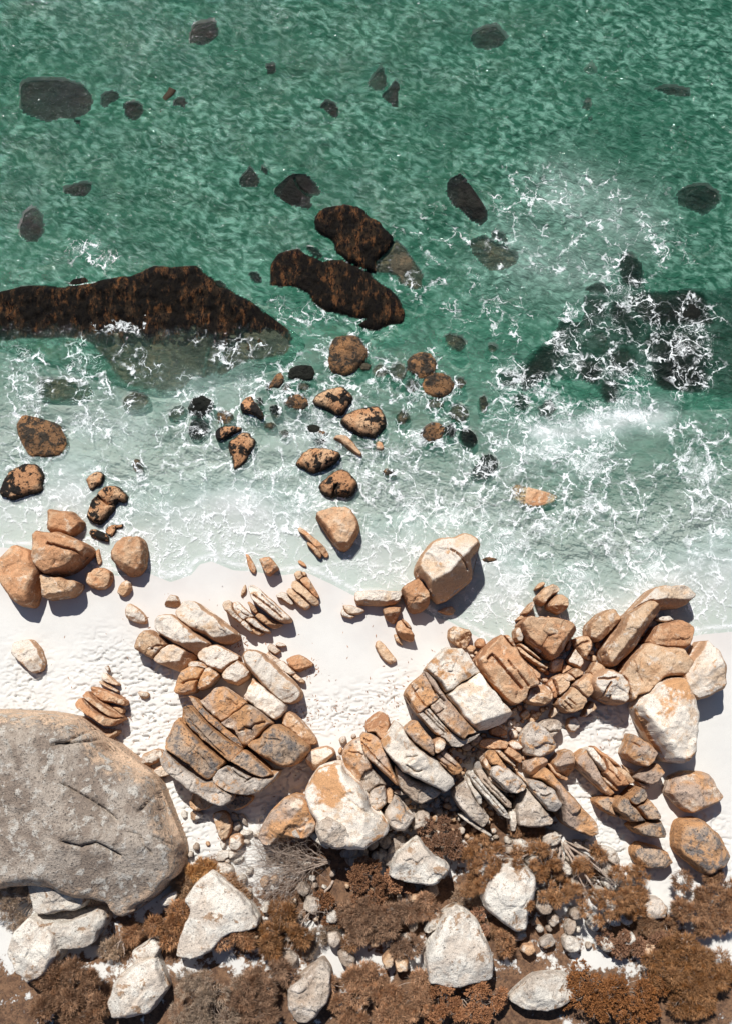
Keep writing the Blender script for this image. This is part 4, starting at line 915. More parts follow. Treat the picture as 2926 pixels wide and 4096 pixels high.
for s, H, m, lab in (('705,960 730,870 780,800 840,790 900,860 960,930 1010,1000 930,990 870,1030 810,1080 740,1050 710,1000', 1.5, 'grey', 'grey rounded boulder right of the massive boulder, topmost of its column'),
                ('800,1150 810,1070 860,1030 930,1000 990,1000 1005,1060 1010,1130 1010,1200 960,1260 880,1290 820,1240', 1.5, 'lichen', 'squat grey boulder with a cracked cap right of the massive boulder'),
                ('1010,1060 1050,1030 1090,1060 1095,1150 1060,1210 1020,1200', 1.2, 'tan', 'narrow upright tan stone right of the squat grey boulder'),
                ('1000,1330 1020,1270 1060,1210 1110,1130 1170,1160 1210,1230 1230,1300 1330,1360 1300,1430 1220,1510 1130,1530 1060,1480 1010,1400', 1.6, 'lichen', 'angular grey and cream boulder above the dark gully'),
                ('1095,1060 1150,1050 1210,1080 1240,1110 1180,1115 1110,1100', .9, 'grey', 'thin pale stone lying at the foot of the leaning slab'),
                ('1325,1480 1330,1400 1380,1310 1440,1290 1510,1330 1520,1400 1470,1470 1380,1510 1340,1520', 1.1, 'grey', 'dark grey boulder with a sunlit left corner beside the russet bush'),
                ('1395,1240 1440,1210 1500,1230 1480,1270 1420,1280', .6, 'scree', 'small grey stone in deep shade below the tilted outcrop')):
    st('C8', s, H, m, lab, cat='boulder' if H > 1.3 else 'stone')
# great jointed block at the right of centre
pack('jointed_outcrop', 'great cream and orange jointed block with dark parallel cracks, right of centre', 'C5', 'rock outcrop', [
 ('440,520 520,420 610,320 700,245 800,280 880,275 940,330 1010,430 1100,560 1090,575 990,635 880,705 760,785 690,800 640,720 560,620 500,560', 2.3, 'whitetop', dict(cracks=[(.025, .12, '660,490 700,440 790,430'), (.025, .12, '560,640 560,560 600,540')])),
 ('760,800 890,718 1000,648 1110,582 1150,620 1220,730 1300,840 1380,940 1490,1060 1480,1120 1420,1200 1300,1250 1200,1290 1130,1310 1020,1230 930,1120 830,1000 720,880 710,840', 2.5, 'whitetop', dict(cuts=['1120,1230 1210,1190 1485,1080'], slope=62)),
 ('425,575 470,590 560,690 650,840 760,970 880,1120 990,1240 1070,1320 960,1340 900,1400 800,1330 700,1250 600,1130 490,1005 590,905 545,800 480,690', 2.4, 'weathered', dict(cracks=[(.05, .5, '410,580 520,720 640,860 700,920'), (.04, .35, '480,1000 640,880'), (.03, .3, '560,1110 640,1070 690,1030'), (.03, .3, '580,1110 660,1220 690,1190')])),
 ('180,850 200,790 250,730 330,650 410,590 465,690 540,800 582,900 540,940 480,985 430,1030 350,1090 290,1010 230,920', 2.2, 'weathered', dict(cracks=[(.04, .35, '260,710 320,800 390,920 450,990'), (.03, .3, '320,800 360,760'), (.03, .3, '190,820 260,920 340,1060')])),
 ('350,1100 420,1050 480,1012 580,1135 690,1260 790,1350 890,1412 1120,1330 1050,1400 960,1460 860,1490 760,1490 660,1400 560,1330 480,1240 410,1170', 2.1, 'lichen', dict(cracks=[(.04, .35, '430,1060 560,1200 700,1330'), (.03, .3, '480,1050 600,1190 740,1320')]))], w=.26, r0=.6, facets=0)
e = outcrop('jointed_outcrop', 'tall orange block split by a long dark crack right of the great jointed block')
rock('block', 'C6', '120,1110 180,1050 270,930 350,860 430,805 500,900 560,960 620,960 660,1060 740,1180 820,1290 890,1400 880,1440 760,1480 740,1560 700,1610 640,1640 520,1640 400,1540 300,1420 200,1300 150,1210', 2.4, 'orange', parent=e, w=.4, r0=.5, facets=1, cracks=[(.06, .55, '290,1090 350,1030 420,1100 520,1220 620,1340 740,1470'), (.04, .4, '560,1110 700,1280 830,1440')])
rock('slab', 'C6', '440,810 500,810 560,870 610,960 560,950 500,890', 2.0, 'orange', parent=e, w=.5)
st('C6', '670,640 720,600 800,575 880,595 960,580 1060,590 1180,620 1280,650 1345,700 1350,750 1310,820 1250,900 1200,990 1150,1080 1100,1100 1020,1060 950,990 860,920 760,830 700,740', 2.3, 'orange', 'large orange shield-shaped boulder at the edge of the right-hand surf', w=.4, r0=.45, facets=1, tilt=(0, .1), cracks=[(.05, .18, '970,970 1030,880 1080,790 1160,770')], cuts=['1020,1010 1110,1040 1210,930 1340,730'])
pack('rock_outcrop', 'cluster of wet tan rocks standing in foam above the shield-shaped boulder', 'C6', 'rock outcrop', [
 ('880,330 900,290 960,230 1010,180 1080,150 1150,170 1180,220 1160,250 1090,290 1030,350 1000,400 940,390', 1.3, 'tan'),
 ('1035,400 1080,330 1150,270 1220,280 1280,330 1300,400 1280,450 1190,510 1110,470 1050,440', 1.3, 'tan', dict(cuts=['1040,400 1160,400 1300,410'])),
 ('880,200 900,160 940,115 990,100 1020,130 970,170 910,200', .7, 'tan'),
 ('700,520 760,440 810,380 860,360 870,410 830,480 780,520', .9, 'tan', dict(cuts=['720,500 800,400'])),
 ('640,590 690,540 770,530 790,560 720,590 660,600', .6, 'tan'),
 ('890,580 960,540 1010,550 1000,580 930,590', .5, 'tan'), ('1020,565 1060,535 1100,580 1050,590', .5, 'tan')], w=.5, r0=.4)
pack('slab_stack', 'stack of thin tan slabs wedged under the shield-shaped boulder', 'C6', 'rock slab', [
 ('740,830 780,820 850,880 950,990 945,1020 910,1025 830,950 750,870', 1.3, 'tan'),
 ('650,915 700,905 770,955 850,1025 950,1110 930,1112 850,1060 740,980', 1.2, 'tan'),
 ('645,950 700,965 800,1055 900,1125 1000,1190 1035,1200 1010,1230 920,1190 800,1110 690,1020', 1.1, 'tan'),
 ('740,1130 790,1170 870,1230 950,1300 930,1350 880,1340 810,1270 760,1190', 1.0, 'orange'),
 ('910,1200 980,1215 1020,1240 1000,1265 950,1240', .9, 'tan')], part='slab', w=.5, r0=.5, facets=0)
st('C6', '610,740 650,690 690,700 720,750 730,810 700,880 650,880 620,830', 1.2, 'cream', 'cream rounded stone squeezed left of the shield-shaped boulder', cat='stone')
st('C6', '755,1580 790,1490 860,1465 960,1435 1040,1470 1080,1530 1090,1600 1060,1660 960,1700 830,1680 760,1640', 1.6, 'tan', 'rugged cream and brown boulder below the thin slabs', w=.6, lump=1.8, cuts=['770,1580 900,1540 1085,1570'], slope=50)
st('C7', '470,850 560,815 650,810 690,880 700,950 660,1030 620,1090 570,1060 530,1000 490,930', 1.2, 'tan', 'brown angular stone right of the shield-shaped boulder', cracks=[(.05, .3, '550,920 600,880 680,860')], lump=1.6)
st('C7', '640,730 660,660 720,600 800,530 880,480 950,470 1000,530 1040,600 1000,650 930,730 870,800 800,860 720,850 660,810', 1.6, 'tan', 'tan boulder with a ledge, in foam left of the long diagonal boulder', w=.6, cuts=['655,760 780,780 1030,610'], slope=50)
st('C7', '825,990 880,920 960,820 1030,700 1060,620 1150,530 1260,440 1350,390 1440,385 1510,430 1545,490 1500,560 1420,640 1330,740 1280,830 1240,930 1160,1020 1090,1090 1000,1170 940,1195 890,1150 850,1060', 2.3, 'tan', 'longest tan boulder lying diagonally at the right edge of the surf', w=.5, r0=.45, facets=1, cuts=['860,1030 960,1130 1180,960 1300,760 1535,500'], slope=60)
st('C7', '1190,480 1260,420 1330,330 1420,240 1500,190 1600,180 1850,170 1980,300 1850,420 1600,430 1540,450 1500,400 1420,370 1340,400 1250,460', 1.7, 'cream', 'cream boulder at the right edge above the long diagonal one', w=.5, cuts=['1420,350 1500,340 1850,320'])
st('C7', '1545,590 1600,550 1700,540 1760,590 1680,620 1590,610', .7, 'white', 'small white stone in shade at the right edge', cat='stone')
st('C7', '1370,880 1450,800 1530,680 1620,640 1800,600 1980,700 1900,960 1600,950 1450,930', 1.7, 'orange', 'flat orange boulder at the right edge behind the long diagonal one', w=.4)
st('C7', '1040,1290 1120,1170 1240,1050 1330,930 1400,890 1500,930 1620,960 1800,980 1950,1150 1850,1320 1620,1330 1500,1420 1440,1480 1400,1530 1270,1560 1220,1640 1160,1540 1130,1440 1120,1370', 2.0, 'tan', 'wide flat tan boulder below the flat orange one at the right edge', w=.4, r0=.4, cracks=[(.04, .15, '1280,1110 1320,1250 1400,1380')])
st('C7', '1260,1720 1320,1600 1420,1540 1480,1440 1620,1390 1850,1380 2000,1700 1980,2250 1850,2420 1620,2390 1560,2300 1500,2220 1430,2080 1350,1950 1300,1850', 2.8, 'whitetop', 'largest white rounded boulder at the right edge above trampled sand', w=.7, r0=.35, facets=1)
st('C7', '670,1400 700,1330 770,1280 860,1250 950,1260 1050,1310 1110,1390 1125,1470 1110,1560 1120,1620 1080,1680 1010,1685 920,1650 820,1600 730,1540 690,1470', 2.0, 'cream', 'rounded cream boulder with three short dark cracks', w=.6, r0=.4, facets=1, cracks=[(.05, .3, '820,1345 930,1350 1040,1330'), (.05, .35, '970,1400 910,1510 850,1600'), (.04, .25, '980,1560 970,1640')], cuts=['720,1500 900,1590 1080,1610'])
pack('rock_outcrop', 'tan outcrop of ribbed blocks left of the rounded cracked boulder', 'C7', 'rock outcrop', [
 ('190,1350 240,1310 300,1295 395,1390 390,1440 350,1500 270,1560 240,1480', 1.3, 'tan'),
 ('275,1318 370,1285 440,1340 468,1370 400,1395 330,1385', 1.3, 'tan'),
 ('385,1278 480,1215 580,1275 520,1330 470,1352 425,1320', 1.3, 'tan'),
 ('130,1430 180,1360 200,1420 235,1500 250,1590 200,1600 170,1500', 1.0, 'orange'),
 ('425,1440 500,1382 580,1312 640,1287 688,1330 660,1400 680,1480 670,1560 620,1600 560,1560 485,1495', 1.7, 'tan'),
 ('240,1690 270,1620 330,1560 420,1462 490,1508 600,1605 600,1660 540,1740 460,1780 380,1790 300,1740', 1.6, 'tan', dict(cracks=[(.03, .3, '420,1600 530,1690'), (.03, .3, '375,1640 480,1740'), (.03, .3, '340,1690 420,1760')])),
 ('652,1268 730,1130 800,1170 865,1230 770,1270 700,1308', 1.2, 'tan')], w=.4, r0=.5)
st('C7', '390,1110 440,1040 490,970 540,1040 590,1090 600,1160 560,1220 480,1180 400,1150', .8, 'cream', 'smooth pale stone half in shade above the ribbed outcrop')
st('C7', '175,1180 190,1110 260,1090 345,1100 340,1160 310,1250 220,1270 180,1240', .7, 'tan', 'shaded brown cobble left of the smooth pale stone', cat='stone')
st('C7', '320,1235 345,1180 400,1178 465,1215 400,1255 330,1285', .6, 'orange', 'shaded reddish cobble under the smooth pale stone', cat='stone')
st('C7', '390,900 430,860 450,900 430,970 390,1000 370,950', .6, 'orange', 'small orange stone tucked below the shield-shaped boulder tip', cat='stone')
st('C7', '590,1830 640,1720 700,1640 760,1690 770,1740 700,1790 640,1840', .7, 'tan', 'tan slab half buried in trampled sand below the cracked boulder', cat='stone')
# lower right
for s, H, m, lab, kw in (
  ('740,510 770,440 820,360 880,320 950,350 1020,410 1080,480 1120,560 1110,630 1040,680 950,700 880,710 800,680 770,610', 1.5, 'lichen', 'white-edged grey lichened boulder left of the trampled sand patch', dict(w=.5)),
  ('945,345 1010,300 1080,280 1160,290 1205,340 1200,400 1140,450 1090,500 1040,420', 1.1, 'grey', 'grey-brown stone with a dark hollow above the lichened boulder', dict(cracks=[(.06, .3, '1110,430 1190,420')])),
  ('1275,350 1300,280 1370,260 1420,310 1425,370 1370,425 1310,420', .6, 'cream', 'round cream stone alone on the trampled sand patch', dict(w=.6)),
  ('1090,780 1150,710 1210,650 1290,645 1340,690 1350,760 1340,850 1300,940 1250,940 1170,890 1120,840', 1.4, 'weathered', 'fin-shaped orange and white boulder below the lichened one', dict(cuts=['1095,800 1200,830 1340,800'])),
  ('1040,790 1085,795 1130,855 1200,920 1270,950 1260,980 1180,960 1100,890', .9, 'orange', 'orange slab leaning on the fin-shaped boulder', {}),
  ('780,810 830,750 900,710 980,710 1030,750 1035,800 980,870 900,920 840,910 790,870', 1.3, 'weathered', 'white-topped orange boulder between lichened boulder and long orange ridge', dict(cuts=['790,860 870,880 1030,780'])),
  ('550,660 590,600 650,620 740,690 745,760 720,785 650,740 590,700', .9, 'orange', 'bright orange slab slanting left of the white-topped boulder', {}),
  ('265,570 290,520 380,500 500,510 590,550 570,620 440,625 310,615', .9, 'orange', 'long brown slab in shade below the great jointed block', dict(w=.5)),
  ('385,410 420,370 490,365 580,420 570,460 470,485 400,460', .8, 'orange', 'reddish stone in shade under the great jointed block', {}),
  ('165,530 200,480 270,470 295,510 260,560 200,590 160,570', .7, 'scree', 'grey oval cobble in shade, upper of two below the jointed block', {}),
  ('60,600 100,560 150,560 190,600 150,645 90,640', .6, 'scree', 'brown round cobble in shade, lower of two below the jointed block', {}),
  ('590,560 650,520 720,540 770,605 720,640 640,630', .8, 'cream', 'pale stone at the left foot of the lichened boulder', {}),
  ('585,210 690,140 710,225 600,265', .5, 'cream', 'pale wedge of stone right of the jointed block corner', {}),
  ('735,230 810,160 860,230 790,290', .6, 'tan', 'tan cube-like stone under the rugged boulder', {}),
  ('550,80 600,65 690,95 640,130 590,125', .5, 'orange', 'thin split orange stone above the pale wedge', {}),
  ('1080,230 1110,160 1160,140 1200,170 1130,250 1090,270', .6, 'cream', 'cream curved stone at the upper edge of the trampled sand patch', {}),
  ('590,330 620,290 660,310 650,350 610,370', .3, 'white', 'small white pebble among others right of the jointed block', {}),
  ('790,1030 820,980 890,985 980,1010 1080,1080 1110,1150 1160,1210 1160,1260 1090,1320 1010,1310 910,1200 850,1120', 2.3, 'lichen', 'grey lichened boulder lying on the long orange ridge', dict(cracks=[(.05, .3, '990,1160 1040,1175 1100,1150'), (.03, .2, '840,1040 900,1110 960,1130')], w=.6)),
  ('890,970 960,890 1030,850 1090,900 1150,980 1230,1060 1320,1150 1420,1270 1510,1370 1580,1460 1590,1580 1500,1600 1400,1560 1290,1520 1200,1460 1180,1350 1170,1220 1120,1100 1000,1000', 1.9, 'weathered', 'long orange ridge of rock darkening towards its lower end', dict(w=.7, lump=1.4)),
  ('690,1250 740,1230 760,1150 790,1080 850,1140 910,1220 1000,1320 1080,1420 1060,1480 940,1500 800,1500 700,1480 680,1360', 1.8, 'grey', 'flat grey-brown rock with a spiky plant in front', dict(w=.4)),
  ('590,1340 670,1330 680,1440 670,1550 620,1560 600,1450', 1.2, 'white', 'white upright column of stone left of the spiky plant', {}),
  ('-30,1110 30,1030 100,970 130,1050 180,1150 260,1280 350,1380 340,1440 280,1500 200,1450 100,1370 30,1290 -20,1200', 1.8, 'grey', 'pale grey slab-sided boulder above the russet bush', dict(w=.5)),
  ('40,1385 110,1375 220,1475 340,1565 390,1600 370,1620 260,1560 140,1480 50,1410', 1.3, 'white', 'long white shard right of the russet bush', {})):
    st('D2', s, H, m, lab, cat='boulder' if H > 1 else 'stone', **kw)
pack('rock_outcrop', 'orange and grey outcrop of split blocks above the white slabs', 'D2', 'rock outcrop', [
 ('320,700 380,645 425,642 475,720 535,800 565,850 500,870 440,800 370,800', 1.9, 'weathered'),
 ('432,640 490,640 580,740 660,810 640,820 550,762 482,712', 1.8, 'tan'),
 ('280,760 318,712 350,775 388,830 360,870 310,830', 1.6, 'tan'),
 ('375,870 400,822 460,802 520,842 580,842 650,900 720,960 775,1030 740,1080 660,1110 600,1110 520,1060 440,980 380,920', 2.2, 'lichen', dict(lump=1.6)),
 ('662,860 720,910 800,990 790,1020 740,980 680,920', 1.6, 'tan'),
 ('360,930 420,975 500,1055 590,1112 540,1112 450,1050 370,980', 1.4, 'lichen')], w=.5, r0=.5)
pack('slab_stack', 'stack of long white slabs leaning right above the gully', 'D2', 'rock slab', [
 ('140,920 180,890 240,950 320,1060 420,1170 520,1280 590,1380 580,1410 500,1370 400,1270 300,1160 210,1060 150,970', 1.7, 'white', dict(cracks=[(.03, .3, '200,960 330,1110 480,1270 570,1380')])),
 ('222,880 290,860 330,930 400,1020 500,1120 600,1220 610,1290 560,1280 470,1190 370,1090 260,980', 1.6, 'grey', dict(cracks=[(.03, .3, '330,980 450,1110 590,1260')])),
 ('110,960 140,950 180,1050 260,1150 270,1230 240,1250 180,1150 120,1040', 1.6, 'white')], part='slab', w=.5, r0=.5)
pack('rock_outcrop', 'orange outcrop of parallel ribs ending in a dark gap, lower right', 'D3', 'rock outcrop', [
 ('325,960 390,880 475,802 500,880 590,1000 650,1120 690,1220 780,1325 880,1420 800,1460 720,1400 640,1310 520,1200 400,1090 340,1020', 1.5, 'weathered'),
 ('482,800 555,772 615,845 710,965 755,1060 752,1130 695,1085 600,975 512,880', 1.5, 'whitetop'),
 ('582,768 620,755 700,830 800,890 900,970 990,1050 970,1060 880,1010 760,920 690,885', 1.1, 'orange'),
 ('735,905 800,960 915,1085 1030,1195 1075,1300 980,1320 900,1330 800,1230 722,1140 768,1075', 1.6, 'orange', dict(cracks=[(.03, .25, '780,1010 900,1130 1040,1280')])),
 ('900,1062 980,1060 1080,1140 1170,1250 1140,1290 1085,1290 1005,1195', 1.3, 'tan'),
 ('692,1202 780,1212 870,1300 950,1390 900,1400 800,1320', 1.2, 'weathered')], w=.5, r0=.5, part='rib')
st('D3', '1040,850 1090,760 1130,650 1150,590 1240,620 1340,690 1410,760 1485,850 1440,940 1360,1030 1270,1010 1160,960 1070,890', 1.6, 'weathered', 'shield-shaped mottled boulder on sand under the largest white boulder', w=.4, r0=.45, facets=1, cracks=[(.05, .25, '1145,660 1220,710 1310,760')])
st('D3', '1050,1030 1080,1060 1180,1090 1240,1130 1190,1165 1100,1140', .4, 'tan', 'curved sandy stone below the mottled shield-shaped boulder', cat='stone')
e = outcrop('rock_outcrop', 'split white and brown block at the right edge below the mottled boulder')
rock('block', 'D3', '1215,1210 1250,1150 1330,1130 1400,1100 1430,1080 1500,1010 1560,1070 1610,1130 1580,1180 1500,1270 1440,1310 1340,1280 1260,1250', 1.3, 'weathered', parent=e, w=.4, r0=.5)
rock('block', 'D3', '1220,1262 1330,1302 1430,1325 1390,1380 1290,1340', .8, 'tan', parent=e, w=.4, r0=.5)
pack('rock_outcrop', 'dark brown outcrop of three rounded blocks at the lower right edge', 'D3', 'rock outcrop', [
 ('855,1620 900,1530 980,1480 1040,1500 1060,1560 1140,1640 1230,1750 1295,1810 1180,1840 1080,1840 980,1740 900,1690', 2.1, 'dark_lichen'),
 ('1045,1500 1120,1430 1220,1330 1280,1370 1320,1450 1300,1500 1230,1550 1140,1590 1080,1550', 2.1, 'dark_lichen', dict(cracks=[(.05, .25, '1140,1550 1200,1470 1280,1430')])),
 ('1170,1612 1250,1572 1330,1505 1390,1560 1450,1660 1490,1740 1470,1790 1380,1800 1305,1800 1240,1730', 2.2, 'dark_lichen'),
 ('1140,1920 1220,1862 1300,1845 1450,1832 1500,1790 1550,1900 1580,1990 1560,2070 1400,2060 1250,2040 1180,1970', 2.0, 'dark_lichen'),
 ('610,1560 680,1510 800,1480 895,1515 855,1600 895,1700 980,1775 900,1780 760,1700 680,1640', 1.2, 'dark_lichen')], w=.6, r0=.5)
for s, H, m, lab in (('1395,420 1450,380 1540,400 1640,440 1690,520 1620,570 1500,570 1430,530 1390,470', 1.1, 'dark_lichen', 'dark oval boulder in shade at the lower right edge'),
                ('1120,430 1180,400 1250,430 1290,510 1270,560 1200,520', .6, 'white', 'pale flat stone between sand and the brown tree'),
                ('670,320 720,280 790,290 820,340 790,390 720,400 680,370', 1.0, 'white', 'white boulder at the head of the brown tree, upper of two'),
                ('700,410 760,388 810,410 790,450 720,450', .6, 'white', 'small white stone at the head of the brown tree, lower of two'),
                ('195,800 210,700 260,620 340,560 440,530 540,550 600,620 610,720 590,800 560,880 555,960 530,1030 460,1040 380,1000 300,930 230,880', 2.0, 'white', 'big white boulder showing through the brown tree'),
                ('620,870 640,780 700,740 760,780 770,850 730,920 660,925', 1.2, 'grey', 'grey rounded stone right of the big white boulder under the tree'),
                ('440,350 500,335 560,360 570,420 520,440 450,410', .9, 'white', 'pale stone under the spiky plant')):
    st('E1', s, H, m, lab, cat='boulder' if H >= 1 else 'stone', w=.6)
st('D8', '930,1540 980,1400 1040,1290 1060,1160 1150,1080 1250,1050 1350,1090 1450,1200 1480,1300 1560,1420 1620,1570 1600,1800 1200,1850 950,1800', 1.8, 'white', 'large white boulder at the bottom edge, right of the feathery bushes', w=.5)
st('D8', '545,680 550,580 610,450 700,380 760,330 840,290 1000,480 1100,540 1150,590 1120,680 1040,750 950,780 800,770 680,740', 1.9, 'white', 'cream-white boulder under the russet bush, lower centre', w=.5)
st('D8', '980,1120 1065,1055 1070,1130 1040,1250 960,1300 900,1290', 1.0, 'white', 'pale angular rock at the left of the bottom white boulder')
# loose cobbles in the shaded gullies
def cobbles(n, cx, cy, rx, ry, label, group, rlo=16, rhi=34, mat='scree'):
    rg = np.random.default_rng(int(cx + cy))
    for i in range(n):
        a, r = rg.uniform(0, 6.28), math.sqrt(rg.uniform(0, 1))
        c = np.array([cx + rx * r * math.cos(a), cy + ry * r * math.sin(a)])
        rad = rg.uniform(rlo, rhi); asp = rg.uniform(.55, .95); ph = rg.uniform(0, 3.14)
        k = int(rg.integers(6, 9))
        q = []
        for j in range(k):
            t = 6.283 * j / k
            rr = rad * rg.uniform(.8, 1.1)
            u, v = rr * math.cos(t), rr * asp * math.sin(t)
            q.append((c[0] + u * math.cos(ph) - v * math.sin(ph), c[1] + u * math.sin(ph) + v * math.cos(ph)))
        rock('cobble', 'S', np.array(q), rad / 60 * rg.uniform(.7, 1.1), mat, label, cat='cobble', group=group, w=.8, facets=1, coarse=1.5)
cobbles(22, 1530, 3390, 75, 60, 'small grey cobble in the dark gully below the massive pale boulder', 'cobbles in the gully below the massive boulder')
cobbles(14, 1430, 3420, 60, 35, 'small grey cobble in the dark gully below the massive pale boulder', 'cobbles in the gully below the massive boulder')
cobbles(24, 1905, 3020, 60, 50, 'small grey cobble in shade between the jointed block and split orange outcrop', 'cobbles below the jointed block', 12, 26)
cobbles(14, 2020, 2920, 55, 40, 'small pale cobble in the rubble right of the jointed block corner', 'cobbles right of the jointed block', 10, 22, 'cream')
cobbles(10, 2130, 2860, 30, 26, 'small tan cobble below the rugged boulder', 'cobbles below the rugged boulder', 10, 20, 'tan')
cobbles(12, 2200, 3370, 60, 40, 'small white stone at the head of the brown tree roots', 'stones at the tree roots', 12, 24, 'white')
cobbles(10, 1660, 3270, 45, 40, 'small grey stone in deep shade beside the russet bush', 'stones beside the russet bush', 14, 26)

# rubble wedged in the gaps between the boulders
def free(P, rad):
    for lo, hi, poly in LAND:
        if P[0] < lo[0] - rad or P[0] > hi[0] + rad or P[1] < lo[1] - rad or P[1] > hi[1] + rad: continue
        q = P[None]
        pp = poly[::3]
        if inside(q, pp)[0] or seg_dist(q, pp, np.roll(pp, -1, 0))[0] < rad * 0.7: return False
    return True
def rubble(n, tile, region, mats, label, group, seed, rlo=.16, rhi=.5):
    rg = np.random.default_rng(seed)
    reg = trace(tile, region)
    lo, hi = reg.min(0), reg.max(0)
    k = 0
    for _ in range(n * 40):
        if k >= n: break
        c = lo + rg.random(2) * (hi - lo)
        if not inside(c[None], reg)[0]: continue
        w2 = to_world(c[0], c[1], .9)
        z = float(ground_z(w2[0], w2[1])) + .2
        w2 = to_world(c[0], c[1], z)
        rad = rhi - (rhi - rlo) * rg.random() ** .6
        while rad > rlo and not free(w2, rad): rad *= .8
        if rad <= rlo or not free(w2, rad): continue
        r = rad * 60; asp = rg.uniform(.6, .95); ph = rg.uniform(0, 3.14); m = int(rg.integers(5, 8))
        q = []
        for j in range(m):
            t = 6.283 * (j + rg.uniform(-.2, .2)) / m
            u, v = r * rg.uniform(.85, 1.1) * math.cos(t), r * asp * rg.uniform(.85, 1.1) * math.sin(t)
            q.append((c[0] + u * math.cos(ph) - v * math.sin(ph), c[1] + u * math.sin(ph) + v * math.cos(ph)))
        rock('rubble_stone', 'S', np.array(q), rad * rg.uniform(.9, 1.6), mats[int(rg.integers(len(mats)))], label, cat='stone', group=group, w=.6, coarse=1.6)
        k += 1
rubble(70, 'F', '1030,1430 1290,1410 1290,1520 1200,1580 1150,1640 1200,1720 1200,1800 1060,1830 1000,1760 960,1660 1050,1640 1010,1560', ('tan', 'orange', 'cream'), 'small stone wedged between boulders right of the jointed block', 'rubble between the right-hand boulders', 5)
rubble(60, 'F', '760,1640 860,1600 1000,1660 1060,1760 1110,1860 1050,1900 900,1880 820,1850 770,1780 740,1700', ('grey', 'lichen', 'tan'), 'small stone wedged between the tilted slabs, lower centre', 'rubble between the lower slabs', 6)
rubble(30, 'F', '1300,1450 1461,1330 1461,1520 1380,1530 1310,1510', ('tan', 'cream', 'orange'), 'small stone wedged around the long diagonal boulder', 'rubble around the diagonal boulder', 7)
rubble(40, 'F', '1110,1850 1300,1870 1440,1980 1440,2100 1200,2100 1060,2000', ('white', 'grey', 'white'), 'pale stone lying on litter under the spreading tree', 'pale stones under the tree', 8, .2, .7)
rubble(40, 'F', '420,1880 560,1850 700,1900 900,1960 980,2100 420,2110', ('white', 'grey', 'tan'), 'pale stone lying among shrubs at the bottom left', 'pale stones among the bottom shrubs', 9, .18, .6)
rubble(16, 'F', '560,1990 720,1930 1000,1960 1060,2090 1000,2140 560,2140', ('white', 'tan', 'grey'), 'pale boulder half hidden among the shrubs at the bottom, left of the white boulder', 'boulders among the bottom shrubs', 19, .5, 1.1)
rubble(16, 'F', '1090,1860 1240,1840 1440,1940 1461,2110 1150,2110', ('white', 'tan', 'lichen'), 'pale boulder half hidden under the spreading tree', 'boulders under the spreading tree', 20, .5, 1.2)
# ------------------------------------------------------------------ beyond the traced picture: the shore simply goes on
def blob(cx, cy, rx, ry, sd, k=9):
    rg = np.random.default_rng(sd)
    ph = rg.uniform(0, 3.14)
    q = []
    for j in range(k):
        t = 6.283 * j / k
        f = rg.uniform(.78, 1.12)
        u, v = rx * f * math.cos(t), ry * f * math.sin(t)
        q.append((cx + u * math.cos(ph) - v * math.sin(ph), cy + u * math.sin(ph) + v * math.cos(ph)))
    return np.array(q)
for i, (cx, cy, rx, ry, tp, m, lab) in enumerate((
    (820, 130, 70, 50, -.12, 'wet', 'dark submerged rock in the top margin, left of centre'),
    (1950, 150, 80, 55, -.2, 'wet', 'dark submerged rock in the top margin, right of centre'),
    (130, 900, 70, 60, -.15, 'wet', 'dark submerged rock at the far left above the kelp reef'),
    (2790, 800, 90, 60, -.2, 'wet', 'dark submerged rock at the far right in open water'),
    (160, 1750, 110, 80, .3, 'wetorange', 'brown wet rock in the surf at the far left'),
    (90, 1930, 90, 70, .6, 'oblack', 'orange and black boulder in the surf at the far left'))):
    sea('S', blob(cx, cy, rx, ry, i + 50), tp, m, lab)
for i, (cx, cy, rx, ry, H, m, lab) in enumerate((
    (95, 2310, 120, 90, 1.6, 'orange', 'orange boulder at the far left beside the long shadow'),
    (120, 2620, 70, 50, .7, 'cream', 'pale stone on sand at the far left'),
    (2790, 2700, 130, 100, 2.0, 'cream', 'cream boulder at the far right beside the wide one'),
    (2760, 3160, 110, 80, 1.4, 'weathered', 'orange mottled boulder at the far right, mid height'),
    (2780, 3380, 120, 90, 1.6, 'dark_lichen', 'dark mottled boulder at the far right near the bottom'),
    (150, 3780, 130, 100, 1.6, 'white', 'pale boulder in the far lower left corner'),
    (560, 3950, 140, 90, 1.4, 'white', 'pale boulder at the very bottom, left'),
    (1250, 3960, 130, 80, 1.3, 'grey', 'grey boulder at the very bottom among feathery bushes'),
    (2180, 3960, 140, 80, 1.2, 'white', 'white boulder at the very bottom, right'))):
    rock('boulder', 'S', blob(cx, cy, rx, ry, i + 90), H, m, lab, w=.6)

